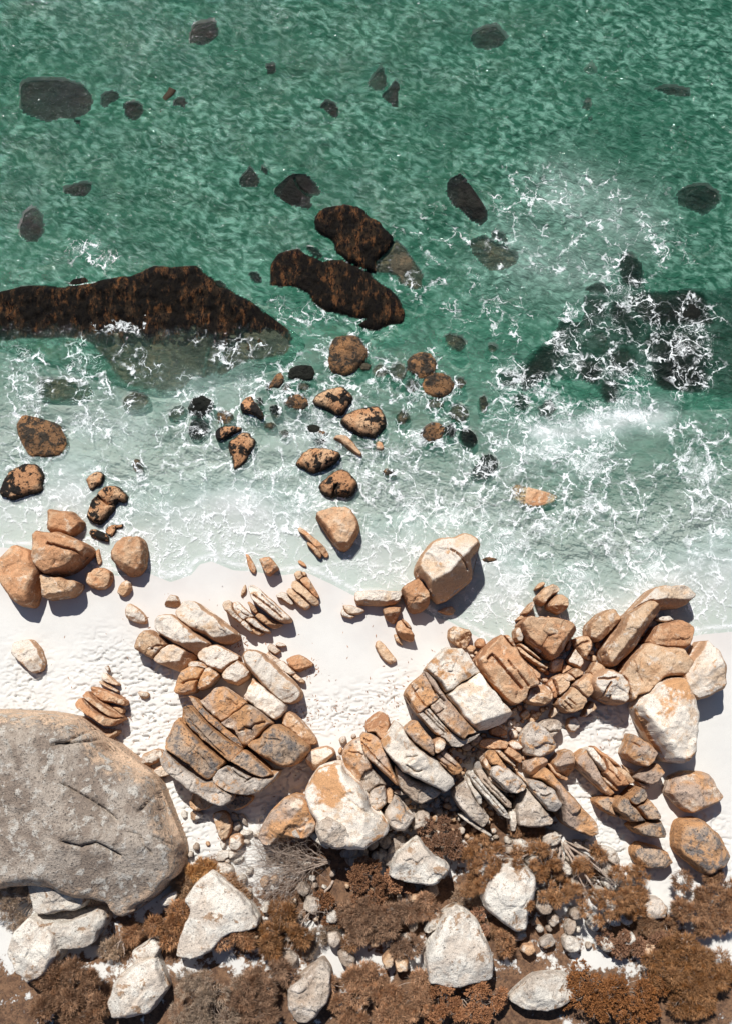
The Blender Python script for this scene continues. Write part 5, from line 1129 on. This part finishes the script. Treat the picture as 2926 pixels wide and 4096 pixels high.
# ------------------------------------------------------------------ sand, sea bed and earth: one sheet
def axis(segs):
    out = [segs[0][0]]
    for a, b, s in segs:
        n = max(1, int(round((b - a) / s)))
        out += list(a + (b - a) * np.arange(1, n + 1) / n)
    return np.array(out)
def grid(xs, ys):
    X, Y = np.meshgrid(xs, ys)
    nx, ny = len(xs), len(ys)
    i = np.arange(nx * ny).reshape(ny, nx)
    q = np.stack([i[:-1, :-1], i[:-1, 1:], i[1:, 1:], i[1:, :-1]], -1).reshape(-1, 4)
    return X.ravel(), Y.ravel(), q
def capsules(px, py, items):
    """soft patches along traced strokes: (strength, radius, 'x,y x,y ...') in survey pixels of the reduced picture"""
    P = np.stack([px, py], -1)
    out = np.zeros(len(P))
    for s, r, pts in items:
        q = trace('F', pts)
        r = r * 2926 / 1624.0
        lo, hi = q.min(0) - 2.6 * r, q.max(0) + 2.6 * r
        m = (px > lo[0]) & (px < hi[0]) & (py > lo[1]) & (py < hi[1])
        if not m.any(): continue
        d = np.linalg.norm(P[m] - q[0], axis=1) if len(q) == 1 else seg_dist(P[m], q[:-1], q[1:])
        out[m] = np.maximum(out[m], s * np.exp(-(d / r) ** 2))
    return out

xs = axis([(-400, -60, 40), (-60, -27, 0.6), (-27, 27, 0.068), (27, 60, 0.6), (60, 400, 40)])
ys = axis([(-400, -60, 40), (-60, -33, 0.6), (-33, -26, 0.12), (-26, -4, 0.062), (-4, 3, 0.12), (3, 45, 0.45), (45, 100, 2), (100, 500, 50)])
X, Y, Q = grid(xs, ys)
D = shore_d(X, Y)
Z = ground_z(X, Y, D)
GPX, GPY = to_px(X, Y, np.clip(Z, -3, 4))
rough = capsules(GPX, GPY, [(1, 60, '240,1480 330,1500 380,1560'), (1, 70, '250,1560 330,1580 340,1640'), (1, 50, '300,1660 400,1740 430,1830 420,1890'), (.9, 40, '180,1500 190,1560'), (.8, 45, '700,1590 780,1580 850,1560 890,1540'), (.9, 40, '660,1700 640,1740'),
    (1, 50, '1260,1600 1330,1590 1380,1640'), (1, 40, '1330,1690 1360,1740'), (1, 40, '1290,1720 1320,1800 1370,1890'), (.8, 40, '1440,1850 1440,1900'), (.9, 50, '560,1840 520,1900'), (1, 45, '640,1760 600,1800'), (.9, 60, '60,1600 60,1500'), (.8, 60, '1560,1860 1560,1960')])
# pressed and wind-blown sand: small scalloped steps that throw their own shade
u, v = X * 2.9 + 0.8 * vnoise(X * 1.1, Y * 1.1, seed=3), Y * 5.2 + 0.9 * vnoise(X * 1.3 + 9, Y * 1.3, seed=4)
pits = vnoise(u, v, seed=11); pits2 = vnoise(u * 1.9 + 5, v * 1.9, seed=12)
press = -0.17 * sstep(0.26, 0.38, pits) - 0.09 * sstep(0.28, 0.42, pits2) + 0.02 * pits
land = sstep(0.3, 2.0, D)
Z = Z + rough * press * land + (0.012 * fbm(X * 0.8, Y * 0.8, oct=3, seed=6) + 0.03 * fbm(X * 0.22, Y * 0.22, oct=2, seed=8)) * land
# small runnels behind the swash
wet = sstep(4.6, 0.4, D + 1.0 * vnoise(X * .35, Y * .35, seed=21)) * (D > -3)
wet = np.maximum(wet, (D < 0) * 1.0)
soil = capsules(GPX, GPY, [(1, 40, '430,1960 480,1930'), (1, 110, '560,2060 640,2040 700,1960 800,1990 900,2060'), (1, 60, '650,1890 700,1910 780,1900 860,1880'), (1, 110, '1000,2000 1060,2080 1200,2090'), (.95, 80, '1000,1840 1120,1850 1170,1800'),
    (1, 100, '300,2090 420,2080'), (1, 80, '1380,2080 1460,2080'), (.9, 60, '760,1860 800,1830 860,1840'), (1, 120, '100,2200 600,2240 1100,2240 1600,2230'), (.8, 60, '1130,1900 1240,1940 1340,1960')])
soil = np.maximum(soil * .8, .8 * sstep(2060, 2200, GPY * 1624 / 2926))
weed = capsules(GPX, GPY, [(.55, 60, '1180,210 1250,300'), (.5, 50, '1300,180 1320,260'), (.5, 60, '1400,300 1450,260'), (.45, 70, '700,330 800,300'), (.5, 70, '300,240 420,260'), (.4, 60, '560,220 620,180')])
me = np_mesh('beach', np.column_stack([X, Y, Z]), None, Q)
attr(me, 'wet', wet); attr(me, 'soil', soil); attr(me, 'weed', weed)
smooth(me)
o = link('beach_sand', me, ground_mat())
o['kind'] = 'structure'

# ------------------------------------------------------------------ the sea
xs = axis([(-400, -60, 40), (-60, -30, 1.0), (-30, 30, 0.14), (30, 60, 1.0), (60, 400, 40)])
ys = axis([(-14, 44, 0.14), (44, 70, 1.0), (70, 500, 50)])
X, Y, Q = grid(xs, ys)
D = shore_d(X, Y)
base = ground_z(X, Y, D)
P = np.stack([X, Y], -1)
ring = np.zeros(len(X))
for lo, hi, poly, hf, tp in DEPTHMAP:
    if tp > -0.02:
        m = (X > lo[0] - 1.2) & (X < hi[0] + 1.2) & (Y > lo[1] - 1.2) & (Y < hi[1] + 1.2)
        idx = np.nonzero(m)[0]
        dr = seg_dist(P[idx], poly[::3], np.roll(poly[::3], -1, 0))
        ring[idx] = np.maximum(ring[idx], np.exp(-(dr / 0.55) ** 2))
    m = (X > lo[0]) & (X < hi[0]) & (Y > lo[1]) & (Y < hi[1])
    if not m.any(): continue
    idx = np.nonzero(m)[0]
    idx = idx[inside(P[idx], poly)]
    if len(idx): base[idx] = np.maximum(base[idx], hf(P[idx]))
depth = np.clip(-base, 0, 4)
off = np.clip(-D, 0, 100)
swell = (0.05 * np.sin(Y * 1.5 + 1.8 * vnoise(X * .12, Y * .12, seed=31) * 3) + 0.10 * fbm(X * .35, Y * .5, oct=3, seed=33)) * sstep(1.5, 9, off)
Z = np.where(off > 0, swell, 0) + 0.012
WPX, WPY = to_px(X, Y, 0.0)
sx, sy = WPX * 1624 / 2926, WPY * 1624 / 2926
foam = capsules(WPX, WPY, [  # foam, plus faint caustic light-lines painted into the same mask
    (.62, 60, '600,850 680,900 760,960 830,1000'), (.75, 45, '700,890 760,880 800,930'), (.8, 34, '650,960 720,970 700,1010'), (.7, 50, '800,1000 880,1020 900,1050'), (.6, 50, '740,780 760,830'), (.55, 40, '680,830 640,860'),
    (.55, 60, '560,880 520,930'), (.5, 60, '420,900 470,960'), (.45, 70, '380,960 480,1020 600,1040'), (.55, 50, '850,840 960,900 1000,960'), (.6, 45, '930,980 960,960'), (.9, 16, '930,985 975,980'),
    (.24, 90, '1120,480 1200,520 1300,560'), (.23, 90, '1200,430 1350,450 1450,520'), (.26, 80, '1060,650 1120,700'), (.22, 90, '1350,600 1450,560'), (.24, 90, '900,620 960,560'),  # faint web: bright caustic light-lines painted in as thin foam
    (.62, 26, '1360,580 1370,640 1400,680'), (.5, 40, '1400,640 1440,720 1450,800'), (.5, 36, '1270,700 1300,740 1260,800'), (.5, 30, '1250,740 1240,830'), (.4, 50, '1340,700 1360,780'), (.5, 40, '1290,800 1350,820 1420,830'),
    (.72, 40, '1110,860 1160,930 1210,960'), (.85, 34, '1190,940 1280,950 1340,915'), (1.0, 20, '1370,918 1400,925 1440,912'), (.8, 30, '1380,890 1420,890'), (.75, 35, '1220,880 1260,930'), (.6, 40, '1130,830 1180,860'), (.55, 60, '1100,960 1160,1010'),
    (.62, 60, '1040,1040 1120,1060'), (.72, 50, '1220,1010 1290,1040 1350,1000'), (.6, 60, '1270,1090 1330,1120 1350,1180'), (.7, 45, '1180,1150 1240,1170 1280,1140'), (.66, 70, '950,1120 1050,1150 1150,1200'), (.6, 70, '860,1060 900,1120'),
    (.66, 60, '780,1060 850,1100'), (.6, 70, '1100,1210 1180,1270'), (.72, 60, '1150,1290 1100,1340'), (.75, 55, '1290,1290 1330,1360'), (.8, 50, '1260,1370 1280,1410'), (.65, 70, '1380,1220 1440,1260'), (.7, 45, '1440,1290 1410,1330'), (.6, 60, '1320,1170 1420,1120'),
    (.55, 60, '280,1090 350,1130'), (.62, 50, '230,1130 280,1170'), (.6, 60, '330,1200 400,1240'), (.75, 40, '340,1240 400,1262'), (.6, 60, '440,1170 520,1180'), (.5, 60, '560,1120 640,1120'), (.66, 50, '480,1220 560,1230'), (.62, 60, '600,1200 660,1160'), (.6, 60, '640,1070 700,1110'),
    (.6, 40, '830,1210 900,1200 930,1230'), (.55, 40, '780,1250 850,1280 890,1290'), (.65, 30, '880,1260 900,1300'),
    (.6, 30, '180,640 230,650 220,700'), (1.0, 12, '230,718 300,716'), (.9, 13, '215,722 320,724'), (.34, 24, '270,650 340,690'), (.2, 30, '340,720 430,740'), (.32, 30, '260,790 350,830'), (.55, 55, '180,830 230,880'), (.5, 50, '200,930 260,950'), (.5, 40, '170,780 200,810'),
    (.5, 30, '180,555 240,575'), (.35, 45, '620,690 720,700 780,680'), (.35, 40, '500,800 560,780'),
    (.6, 60, '60,830 60,950'), (.6, 80, '60,1040 100,1120'), (.6, 80, '1540,1000 1580,1150'), (.6, 80, '1560,1280 1560,1330'), (.55, 60, '1530,700 1540,820')])
near = sstep(11, 1.5, off) * .46
foam = np.maximum(foam, near * (0.7 + 0.5 * vnoise(X * .3, Y * .3, seed=41)))
foam = np.maximum(foam, ring * sstep(26, 12, off) * .5)
milk = sstep(11.0, 1.2, off + 1.5 * vnoise(X * .25, Y * .25, seed=42)) * 0.92
milk = np.maximum(milk, capsules(WPX, WPY, [(.75, 34, '1200,960 1290,962 1400,930 1460,925'), (.4, 60, '1150,1000 1300,1000'), (.5, 60, '180,960 300,950'), (.35, 60, '400,870 520,850'), (.45, 50, '640,960 740,970'), (.2, 80, '1250,430 1400,500'), (.18, 90, '1150,560 1300,600')]))
edge = np.exp(-((off - 0.16) / 0.13) ** 2) * (D < 0.05) * 0.8
ins = capsules(WPX, WPY, [(.9, 2.2, '360,1262 400,1270 440,1246'), (.6, 2.0, '440,1246 480,1228 560,1216 620,1226'), (.7, 2.0, '700,1262 760,1248 830,1256 890,1262')])
edge = np.maximum(edge, ins)
me = np_mesh('sea', np.column_stack([X, Y, Z]), None, Q)
for k, a in (('depth', depth), ('foam', foam), ('milk', milk), ('edge', edge)):
    attr(me, k, a)
smooth(me)
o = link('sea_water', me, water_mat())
o['kind'] = 'structure'

# drift weed and twigs on the dry sand: too small to count
rg = np.random.default_rng(91)
V, F = [], []
for cx, cy, sx_, sy_, n in ((700, 1590, 70, 30, 150), (880, 1550, 50, 30, 90), (530, 1430, 12, 14, 40), (640, 1650, 40, 50, 70), (700, 1490, 14, 14, 40), (320, 1600, 60, 50, 70), (1330, 1620, 60, 40, 60), (420, 1840, 60, 60, 60), (640, 1360, 200, 60, 50), (300, 1420, 120, 60, 30), (1000, 1500, 60, 40, 40)):
    c = np.stack([cx + rg.normal(size=n) * sx_, cy + rg.normal(size=n) * sy_], -1) * 2926 / 1624
    w2 = to_world(c[:, 0], c[:, 1], .5)
    z = ground_z(w2[:, 0], w2[:, 1]); w2 = to_world(c[:, 0], c[:, 1], z)
    ok = shore_d(w2[:, 0], w2[:, 1]) > 1.0
    for (x, y), zz in zip(w2[ok], z[ok]):
        a = rg.uniform(0, 6.28); L = rg.uniform(.03, .13); h = rg.uniform(.012, .03)
        dx, dy = math.cos(a) * L, math.sin(a) * L
        nx, ny = -math.sin(a) * L * .28, math.cos(a) * L * .28
        o = len(V)
        V += [(x - dx, y - dy, zz), (x + nx, y + ny, zz), (x + dx, y + dy, zz), (x - nx, y - ny, zz), (x, y, zz + h + .02)]
        F += [(o, o + 1, o + 4), (o + 1, o + 2, o + 4), (o + 2, o + 3, o + 4), (o + 3, o, o + 4)]
me = np_mesh('debris', V, F)
attr(me, 'tone', rg.random(len(V)))
o = link('drift_litter', me, MAT['leaf_dark'])
tag(o, 'scattered dark weed and twig litter on the dry sand', 'litter', kind='stuff')
# ------------------------------------------------------------------ shrubs, dead twigs and the tree
def empty_at(name, loc):
    e = bpy.data.objects.new(name, None)
    e.empty_display_size = 0.3
    COL.objects.link(e)
    e.location = loc
    return e

def blades(rg, cen, out_dir, n, llo, lhi, wid, spread):
    """n thin leaves around every centre: two triangles folded along the midrib"""
    m = len(cen)
    C = np.repeat(cen, n, 0); O = np.repeat(out_dir, n, 0)
    d = rg.normal(size=(m * n, 3)) * spread + O
    d /= np.linalg.norm(d, axis=1, keepdims=True) + 1e-9
    L = rg.uniform(llo, lhi, (m * n, 1))
    s = np.cross(d, rg.normal(size=(m * n, 3))); s /= np.linalg.norm(s, axis=1, keepdims=True) + 1e-9
    b = C + rg.normal(size=(m * n, 3)) * 0.03
    mid = b + d * L * 0.5
    tip = b + d * L - np.array([0, 0, 1.0]) * L * 0.18
    v = np.stack([b, mid + s * wid, tip, mid - s * wid], 1).reshape(-1, 3)
    i = np.arange(m * n)[:, None] * 4
    f = np.concatenate([i + np.array([[0, 1, 2]]), i + np.array([[0, 2, 3]])])
    g = max(1, m // 40)
    lobe = rg.uniform(0, 1, g + 1)[np.arange(m) // 40 % (g + 1)]
    tone = np.repeat(np.clip(np.repeat(lobe * .45 + rg.uniform(0, 1, m) * .3, n) + rg.uniform(0, .35, m * n), 0, 1), 4)
    return v, f, tone

def tube(path, radii, sides=5):
    path = np.asarray(path, float); n = len(path)
    V, F = [], []
    for i in range(n):
        t = path[min(i + 1, n - 1)] - path[max(i - 1, 0)]
        t /= np.linalg.norm(t) + 1e-9
        a = np.cross(t, [0.3, 0.2, 0.93]); a /= np.linalg.norm(a) + 1e-9
        b = np.cross(t, a)
        for k in range(sides):
            th = 2 * math.pi * k / sides
            V.append(path[i] + (a * math.cos(th) + b * math.sin(th)) * radii[i])
    for i in range(n - 1):
        for k in range(sides):
            F.append((i * sides + k, i * sides + (k + 1) % sides, (i + 1) * sides + (k + 1) % sides, (i + 1) * sides + k))
    return V, F

class Wood:
    def __init__(self): self.V, self.F = [], []
    def add(self, path, r0, r1, sides=5):
        v, f = tube(path, np.linspace(r0, r1, len(path)), sides)
        o = len(self.V)
        self.V += list(v); self.F += [tuple(i + o for i in q) for q in f]
    def grow(self, rg, p, d, L, r, depth, up=0.0, sides=4, bend=.22):
        n = 5
        path = [np.array(p, float)]
        d = np.array(d, float)
        for i in range(n):
            d = d + rg.normal(size=3) * bend * 0.5 + np.array([0, 0, up])
            d /= np.linalg.norm(d)
            path.append(path[-1] + d * L / n)
        self.add(path, r, r * .55, sides)
        ends = [path[-1]]
        if depth > 0:
            for k in range(int(rg.integers(3, 5))):
                j = int(rg.integers(2, n + 1))
                nd = d + rg.normal(size=3) * .55
                nd /= np.linalg.norm(nd)
                ends += self.grow(rg, path[j], nd, L * rg.uniform(.55, .8), r * .55, depth - 1, up, 3, bend)
        return ends
    def build(self, name, parent, origin, mat='bark'):
        me = np_mesh(name, np.array(self.V) - np.array(origin), None, self.F)
        attr(me, 'rim', np.ones(len(self.V)))
        smooth(me)
        return link(name, me, MAT[mat], parent)

PS = [0]
def bush(name, label, tile, cx, cy, rx, ry, H, style, group=None, dens=1.0, parent=None, rot=0.0, z0=None):
    """a shrub: short stems from the ground and a crown of leafy sprays filling an uneven dome (sizes in tile pixels, H in metres)"""
    PS[0] += 1
    rg = np.random.default_rng(400 + PS[0])
    x0, y0, w = TILES[tile]; k = w / 1624.0
    c = to_world(x0 + cx * k, y0 + cy * k, 1.2)
    zg = float(ground_z(c[0], c[1])) if z0 is None else z0
    c = to_world(x0 + cx * k, y0 + cy * k, zg + .6 * H)
    RX, RY = rx * k / 60, ry * k / 60
    org = (c[0], c[1], zg)
    e = parent or empty_at(name, org)
    if parent is None: tag(e, label, 'grass' if name == 'dry_grass' else 'shrub', group)
    RX, RY = RX * 1.12, RY * 1.12
    nl = max(5, int(RX * RY * 4.2))
    # lobes of the crown
    la = rg.uniform(0, 6.28, nl); lr = np.sqrt(rg.uniform(0, 1, nl)) * .85
    lx, ly = lr * np.cos(la) * RX, lr * np.sin(la) * RY
    H *= 1.25
    lz = H * (0.45 + 0.55 * np.sqrt(np.clip(1 - lr ** 2, 0, 1))) * rg.uniform(.75, 1.08, nl)
    ls = rg.uniform(.26, .5, nl) * min(1.0, .55 + .3 * math.sqrt(RX * RY))
    nt = int(44 * dens)
    cen, od = [], []
    for i in range(nl):
        dv = rg.normal(size=(nt, 3)); dv[:, 2] = np.abs(dv[:, 2]) * .8 - .15
        dv /= np.linalg.norm(dv, axis=1, keepdims=True)
        cen.append(np.array([lx[i], ly[i], lz[i]]) + dv * np.array([1.15, 1.15, .75]) * ls[i] * rg.uniform(.55, 1.05, (nt, 1)))
        od.append(dv + np.array([0, 0, .35]))
    cen, od = np.concatenate(cen), np.concatenate(od)
    ca, sa = math.cos(rot), math.sin(rot)
    R = np.array([[ca, -sa, 0], [sa, ca, 0], [0, 0, 1]])
    cen = cen @ R.T
    if style == 'feather': prm, mat = (22, .16, .40, .011, .6), 'leaf_brown'
    elif style == 'dense': prm, mat = (14, .08, .18, .026, .8), 'leaf_dark'
    elif style == 'gold': prm, mat = (14, .18, .42, .012, .4), 'leaf_gold'
    else: prm, mat = (12, .14, .34, .008, .6), 'leaf_dry'
    v, f, tone = blades(rg, cen, od, *prm)
    me = np_mesh('foliage', v, f)
    attr(me, 'tone', tone)
    link('foliage', me, MAT[mat], e)
    W = Wood()
    for i in range(nl):
        t = np.linspace(0, 1, 6)[:, None]
        tip = np.array([lx[i], ly[i], lz[i]]) @ R.T
        b = np.array([lx[i] * .15, ly[i] * .15, -.2]) @ R.T
        path = b + (tip - b) * t + np.array([0, 0, .25 * H]) * np.sin(t * 3.14) + rg.normal(size=(6, 3)) * .04
        W.add(path, .035, .012, 4)
        for q in range(2): W.grow(rg, path[4], np.array([rg.normal(), rg.normal(), .5]), .45, .014, 1, sides=3)
    W.build('branches', e, (0, 0, 0))
    return e

bush('bush', 'dense russet mound-shaped bush covering the white boulder, lower centre', 'D8', 1110, 290, 270, 190, 1.3, 'dense', dens=2.2)
bush('bush', 'knobbly dark brown bush at the bottom left of the cream-white boulder', 'D8', 230, 790, 230, 210, 1.5, 'dense', dens=2.2)
bush('bush', 'small dark brown bush between the knobbly bush and the cream-white boulder', 'D8', 580, 790, 170, 90, 1.0, 'dense', dens=2.0)
bush('bush', 'wide feathery light-brown bush at the bottom, centre', 'D8', 440, 1270, 400, 270, 1.4, 'feather', dens=1.6)
bush('bush', 'small feathery brown bush left of the bottom white boulder', 'D8', 900, 1000, 140, 120, 1.1, 'feather', dens=1.6)
bush('bush', 'low brown scrub above the bottom white boulder', 'D8', 1390, 950, 130, 200, .5, 'dry', dens=1.3)
bush('bush', 'feathery brown bush on the bleached slab at the bottom left', 'D7', 330, 1180, 190, 130, 1.1, 'feather', dens=1.6)
bush('bush', 'round feathery bush at the bottom, right of the bleached slab', 'D7', 850, 1120, 240, 180, 1.4, 'feather', dens=1.7)
bush('bush', 'small feathery tuft above the round feathery bush', 'D7', 840, 890, 100, 60, .9, 'feather', dens=1.6)
bush('bush', 'rusty orange-brown bush beside the fallen branch', 'D7', 1400, 830, 150, 190, .9, 'dense', dens=1.8)
bush('bush', 'feathery bush at the bottom right of the fallen branch', 'D7', 1570, 1110, 130, 110, 1.1, 'feather', dens=1.5)
bush('bush', 'dry twiggy scrub below the fallen branch at the bottom', 'D7', 1220, 1180, 200, 110, .6, 'dry', dens=1.5)
bush('bush', 'brown bush on the slope right of the granite dome', 'D5', 1060, 1080, 190, 190, 1.2, 'feather', dens=1.6)
bush('bush', 'low brown bush in the shadow under the granite dome', 'D5', 800, 1170, 150, 130, .7, 'feather', dens=1.4)
bush('bush', 'grey tangle of twigs at the lower left corner', 'D5', 440, 1170, 150, 170, .7, 'dry', dens=1.2)
bush('dry_grass', 'golden dry grass tuft between the dome and the bleached slab, upper', 'D5', 1430, 510, 140, 70, .5, 'gold', dens=1.6)
bush('dry_grass', 'golden dry grass tuft between the dome and the bleached slab, lower', 'D5', 1270, 660, 100, 130, .5, 'gold', dens=1.6)
bush('dry_grass', 'thin brown grass along the right edge of the bleached slab', 'D7', 340, 640, 160, 50, .4, 'gold', dens=1.2, rot=-.6)
bush('spiky_plant', 'spiky brown plant before the flat grey-brown rock', 'E1', 570, 250, 110, 90, 1.0, 'feather', dens=1.5)
bush('bush', 'low dense brown bush at the bottom right corner', 'E1', 1430, 1140, 240, 110, .9, 'dense', dens=2.0)
bush('bush', 'small feathery bush in the bottom shadow left of the tree trunks', 'E1', 350, 1140, 85, 80, .9, 'feather', dens=1.6)
bush('bush', 'rusty scrub beside the bottom white boulder on its right', 'E1', 230, 1010, 70, 150, .5, 'dense', dens=1.3)
bush('bush', 'brown bush at the bottom right edge above the corner bush', 'E1', 1580, 1010, 90, 80, .8, 'feather', dens=1.5)
for i, (cx, cy, rx, ry, s, lab) in enumerate(((300, 3960, 170, 110, 'feather', 'feathery bush at the very bottom left'), (820, 3990, 160, 90, 'dry', 'dry scrub at the very bottom, left of centre'),
        (1060, 3960, 140, 100, 'feather', 'feathery bush at the very bottom below the round one'), (1500, 3980, 200, 100, 'feather', 'feathery bush at the very bottom, centre'),
        (1830, 3990, 170, 90, 'dense', 'dark bush at the very bottom below the white boulder'), (2440, 3960, 190, 110, 'dense', 'dark bush at the very bottom right'),
        (2740, 3860, 170, 140, 'feather', 'feathery bush in the far bottom right corner'), (2800, 3600, 120, 110, 'feather', 'feathery bush at the far right near the bottom'), (130, 3600, 130, 90, 'dry', 'dry scrub at the far left below the granite dome'))):
    bush('bush', lab, 'S', cx, cy, rx, ry, 1.2, s, dens=1.5)

# the spreading brown tree at the lower right: fanned trunks and many leafy sprays
tc = to_world(1820 + 860 * .505, 3180 + 370 * .505, 1.6)
tz = float(ground_z(tc[0], tc[1]))
tree = empty_at('spreading_tree', (tc[0], tc[1], tz))
tag(tree, 'spreading tree with feathery brown foliage and fanned pale trunks, lower right', 'tree')
rgt = np.random.default_rng(77)
sprays = [(300, 480, 210, 130), (160, 640, 110, 110), (430, 640, 170, 110), (470, 830, 110, 110), (200, 430, 110, 70), (690, 560, 110, 100), (800, 500, 70, 80), (830, 720, 150, 90), (1010, 600, 110, 70),
          (1010, 740, 130, 70), (1180, 500, 120, 80), (1280, 690, 110, 120), (1190, 890, 160, 130), (1420, 610, 110, 70), (1450, 850, 110, 110), (1370, 780, 90, 90), (620, 420, 70, 60), (740, 820, 60, 60)]
V, F, Tn, off = [], [], [], 0
trunks = {}
for i, (cx, cy, rx, ry) in enumerate(sprays):
    hz = rgt.uniform(1.5, 2.6)
    p = to_world(1820 + cx * .505, 3180 + cy * .505, tz + hz)
    k = .505 / 60
    nlob = max(4, int(rx * ry * k * k * 7))
    for j in range(nlob):
        a, r = rgt.uniform(0, 6.28), math.sqrt(rgt.uniform(0, 1))
        c = np.array([p[0] + r * math.cos(a) * rx * k, p[1] + r * math.sin(a) * ry * k, tz + hz + rgt.uniform(-.25, .3)])
        s = rgt.uniform(.16, .34)
        dv = rgt.normal(size=(30, 3)); dv[:, 2] = np.abs(dv[:, 2]) * .8 - .2
        dv /= np.linalg.norm(dv, axis=1, keepdims=True)
        v, f, t = blades(rgt, c + dv * s * rgt.uniform(.3, 1, (30, 1)), dv + np.array([0, 0, .3]), 20, .14, .36, .010, .6)
        V.append(v); F.append(f + off); Tn.append(t); off += len(v)
    mid = np.array([tc[0], tc[1], tz - .3])
    tip = np.array([p[0], p[1], tz + hz])
    tt = np.linspace(0, 1, 9)[:, None]
    path = mid + (tip - mid) * tt + np.array([0, 0, .45]) * np.sin(tt * 3.14) + rgt.normal(size=(9, 3)) * .05
    W = Wood()
    W.add(path, .085 if i % 3 else .12, .025, 6)
    for q in range(5):
        W.grow(rgt, path[-1 - q % 3], np.array([rgt.normal(), rgt.normal(), .3]), .6, .02, 1, sides=3)
    W.build('trunk' if i % 3 == 0 else 'branch', tree, (tc[0], tc[1], tz))
V = np.concatenate(V) - np.array([tc[0], tc[1], tz])
me = np_mesh('crown', V, np.concatenate(F)); attr(me, 'tone', np.concatenate(Tn))
link('crown', me, MAT['leaf_brown'], tree)

# the dead shrub fanning out to the left, and the fallen branch
def dead(name, label, tile, base, tips, z0, r, seed, twigs, sub=2):
    rg = np.random.default_rng(seed)
    x0, y0, w = TILES[tile]; k = w / 1624.0
    b2 = to_world(x0 + base[0] * k, y0 + base[1] * k, 2.0)
    zg = float(ground_z(b2[0], b2[1]))
    b2 = to_world(x0 + base[0] * k, y0 + base[1] * k, zg + .3)
    org = np.array([b2[0], b2[1], zg])
    e = empty_at(name, org)
    tag(e, label, 'shrub')
    for tx, ty, tz in tips:
        W = Wood()
        t2 = to_world(x0 + tx * k, y0 + ty * k, zg + tz)
        a = np.array([b2[0], b2[1], zg + .1]); b = np.array([t2[0], t2[1], zg + tz])
        n = 12
        t = np.linspace(0, 1, n)[:, None]
        path = a + (b - a) * t + np.array([0, 0, .5]) * np.sin(t * 3.0) + np.cumsum(rg.normal(size=(n, 3)) * .05, 0)
        W.add(path, r, r * .3, 6)
        L = np.linalg.norm(b - a)
        for q in range(twigs):
            j = int(rg.integers(3, n))
            d = (path[j] - path[j - 1]); d /= np.linalg.norm(d)
            d = d + rg.normal(size=3) * np.array([.5, .5, .3]) + np.array([0, 0, .1])
            W.grow(rg, path[j], d / np.linalg.norm(d), rg.uniform(.25, .42) * L, r * .32, sub, up=.01, sides=3)
        W.build('branch', e, org)
    return e
dead('dead_shrub', 'bare twiggy dead shrub fanning left across stones, lower left of centre', 'D7', (1350, 390),
     [(700, 300, 1.0), (650, 430, 1.2), (760, 200, .9), (900, 110, .9), (720, 560, 1.0), (1000, 230, .9), (760, 690, .9), (640, 360, 1.1), (820, 480, 1.2), (700, 240, 1.0)], 0, .05, 5, 13)
dead('dead_shrub', 'low dead twigs in the shaded hollow under the twiggy dead shrub', 'D7', (1050, 590), [(780, 820, .5), (900, 760, .5), (690, 640, .6)], 0, .035, 6, 6, 1)
dead('fallen_branch', 'pale fallen branch slanting down into brown scrub, bottom centre', 'D7', (1410, 580), [(1010, 1060, .8)], 0, .085, 8, 10, 1)
dead('dead_shrub', 'pale forked driftwood stems at the lower left under the dome', 'D5', (600, 1160), [(530, 1380, .5), (640, 1360, .5)], 0, .09, 9, 1, 0)

# ------------------------------------------------------------------ origins: every thing and part gets its own
def recentre():
    for o in list(COL.objects):
        if o.type == 'MESH' and o.parent is None and o.get('kind') != 'structure':
            me = o.data
            co = np.empty(len(me.vertices) * 3, np.float32); me.vertices.foreach_get('co', co); co = co.reshape(-1, 3)
            c = np.array([(co[:, 0].min() + co[:, 0].max()) / 2, (co[:, 1].min() + co[:, 1].max()) / 2, co[:, 2].min()])
            me.vertices.foreach_set('co', (co - c).ravel().astype(np.float32)); me.update()
            o.location = c
        elif o.type == 'EMPTY' and tuple(o.location) == (0.0, 0.0, 0.0) and o.children:
            cs = []
            for ch in o.children:
                me = ch.data
                co = np.empty(len(me.vertices) * 3, np.float32); me.vertices.foreach_get('co', co)
                cs.append(co.reshape(-1, 3))
            al = np.concatenate(cs)
            c = np.array([(al[:, 0].min() + al[:, 0].max()) / 2, (al[:, 1].min() + al[:, 1].max()) / 2, al[:, 2].min()])
            o.location = c
            for ch, co in zip(o.children, cs):
                cc = np.array([(co[:, 0].min() + co[:, 0].max()) / 2, (co[:, 1].min() + co[:, 1].max()) / 2, co[:, 2].min()])
                ch.data.vertices.foreach_set('co', (co - cc).ravel().astype(np.float32)); ch.data.update()
                ch.location = cc - c
recentre()
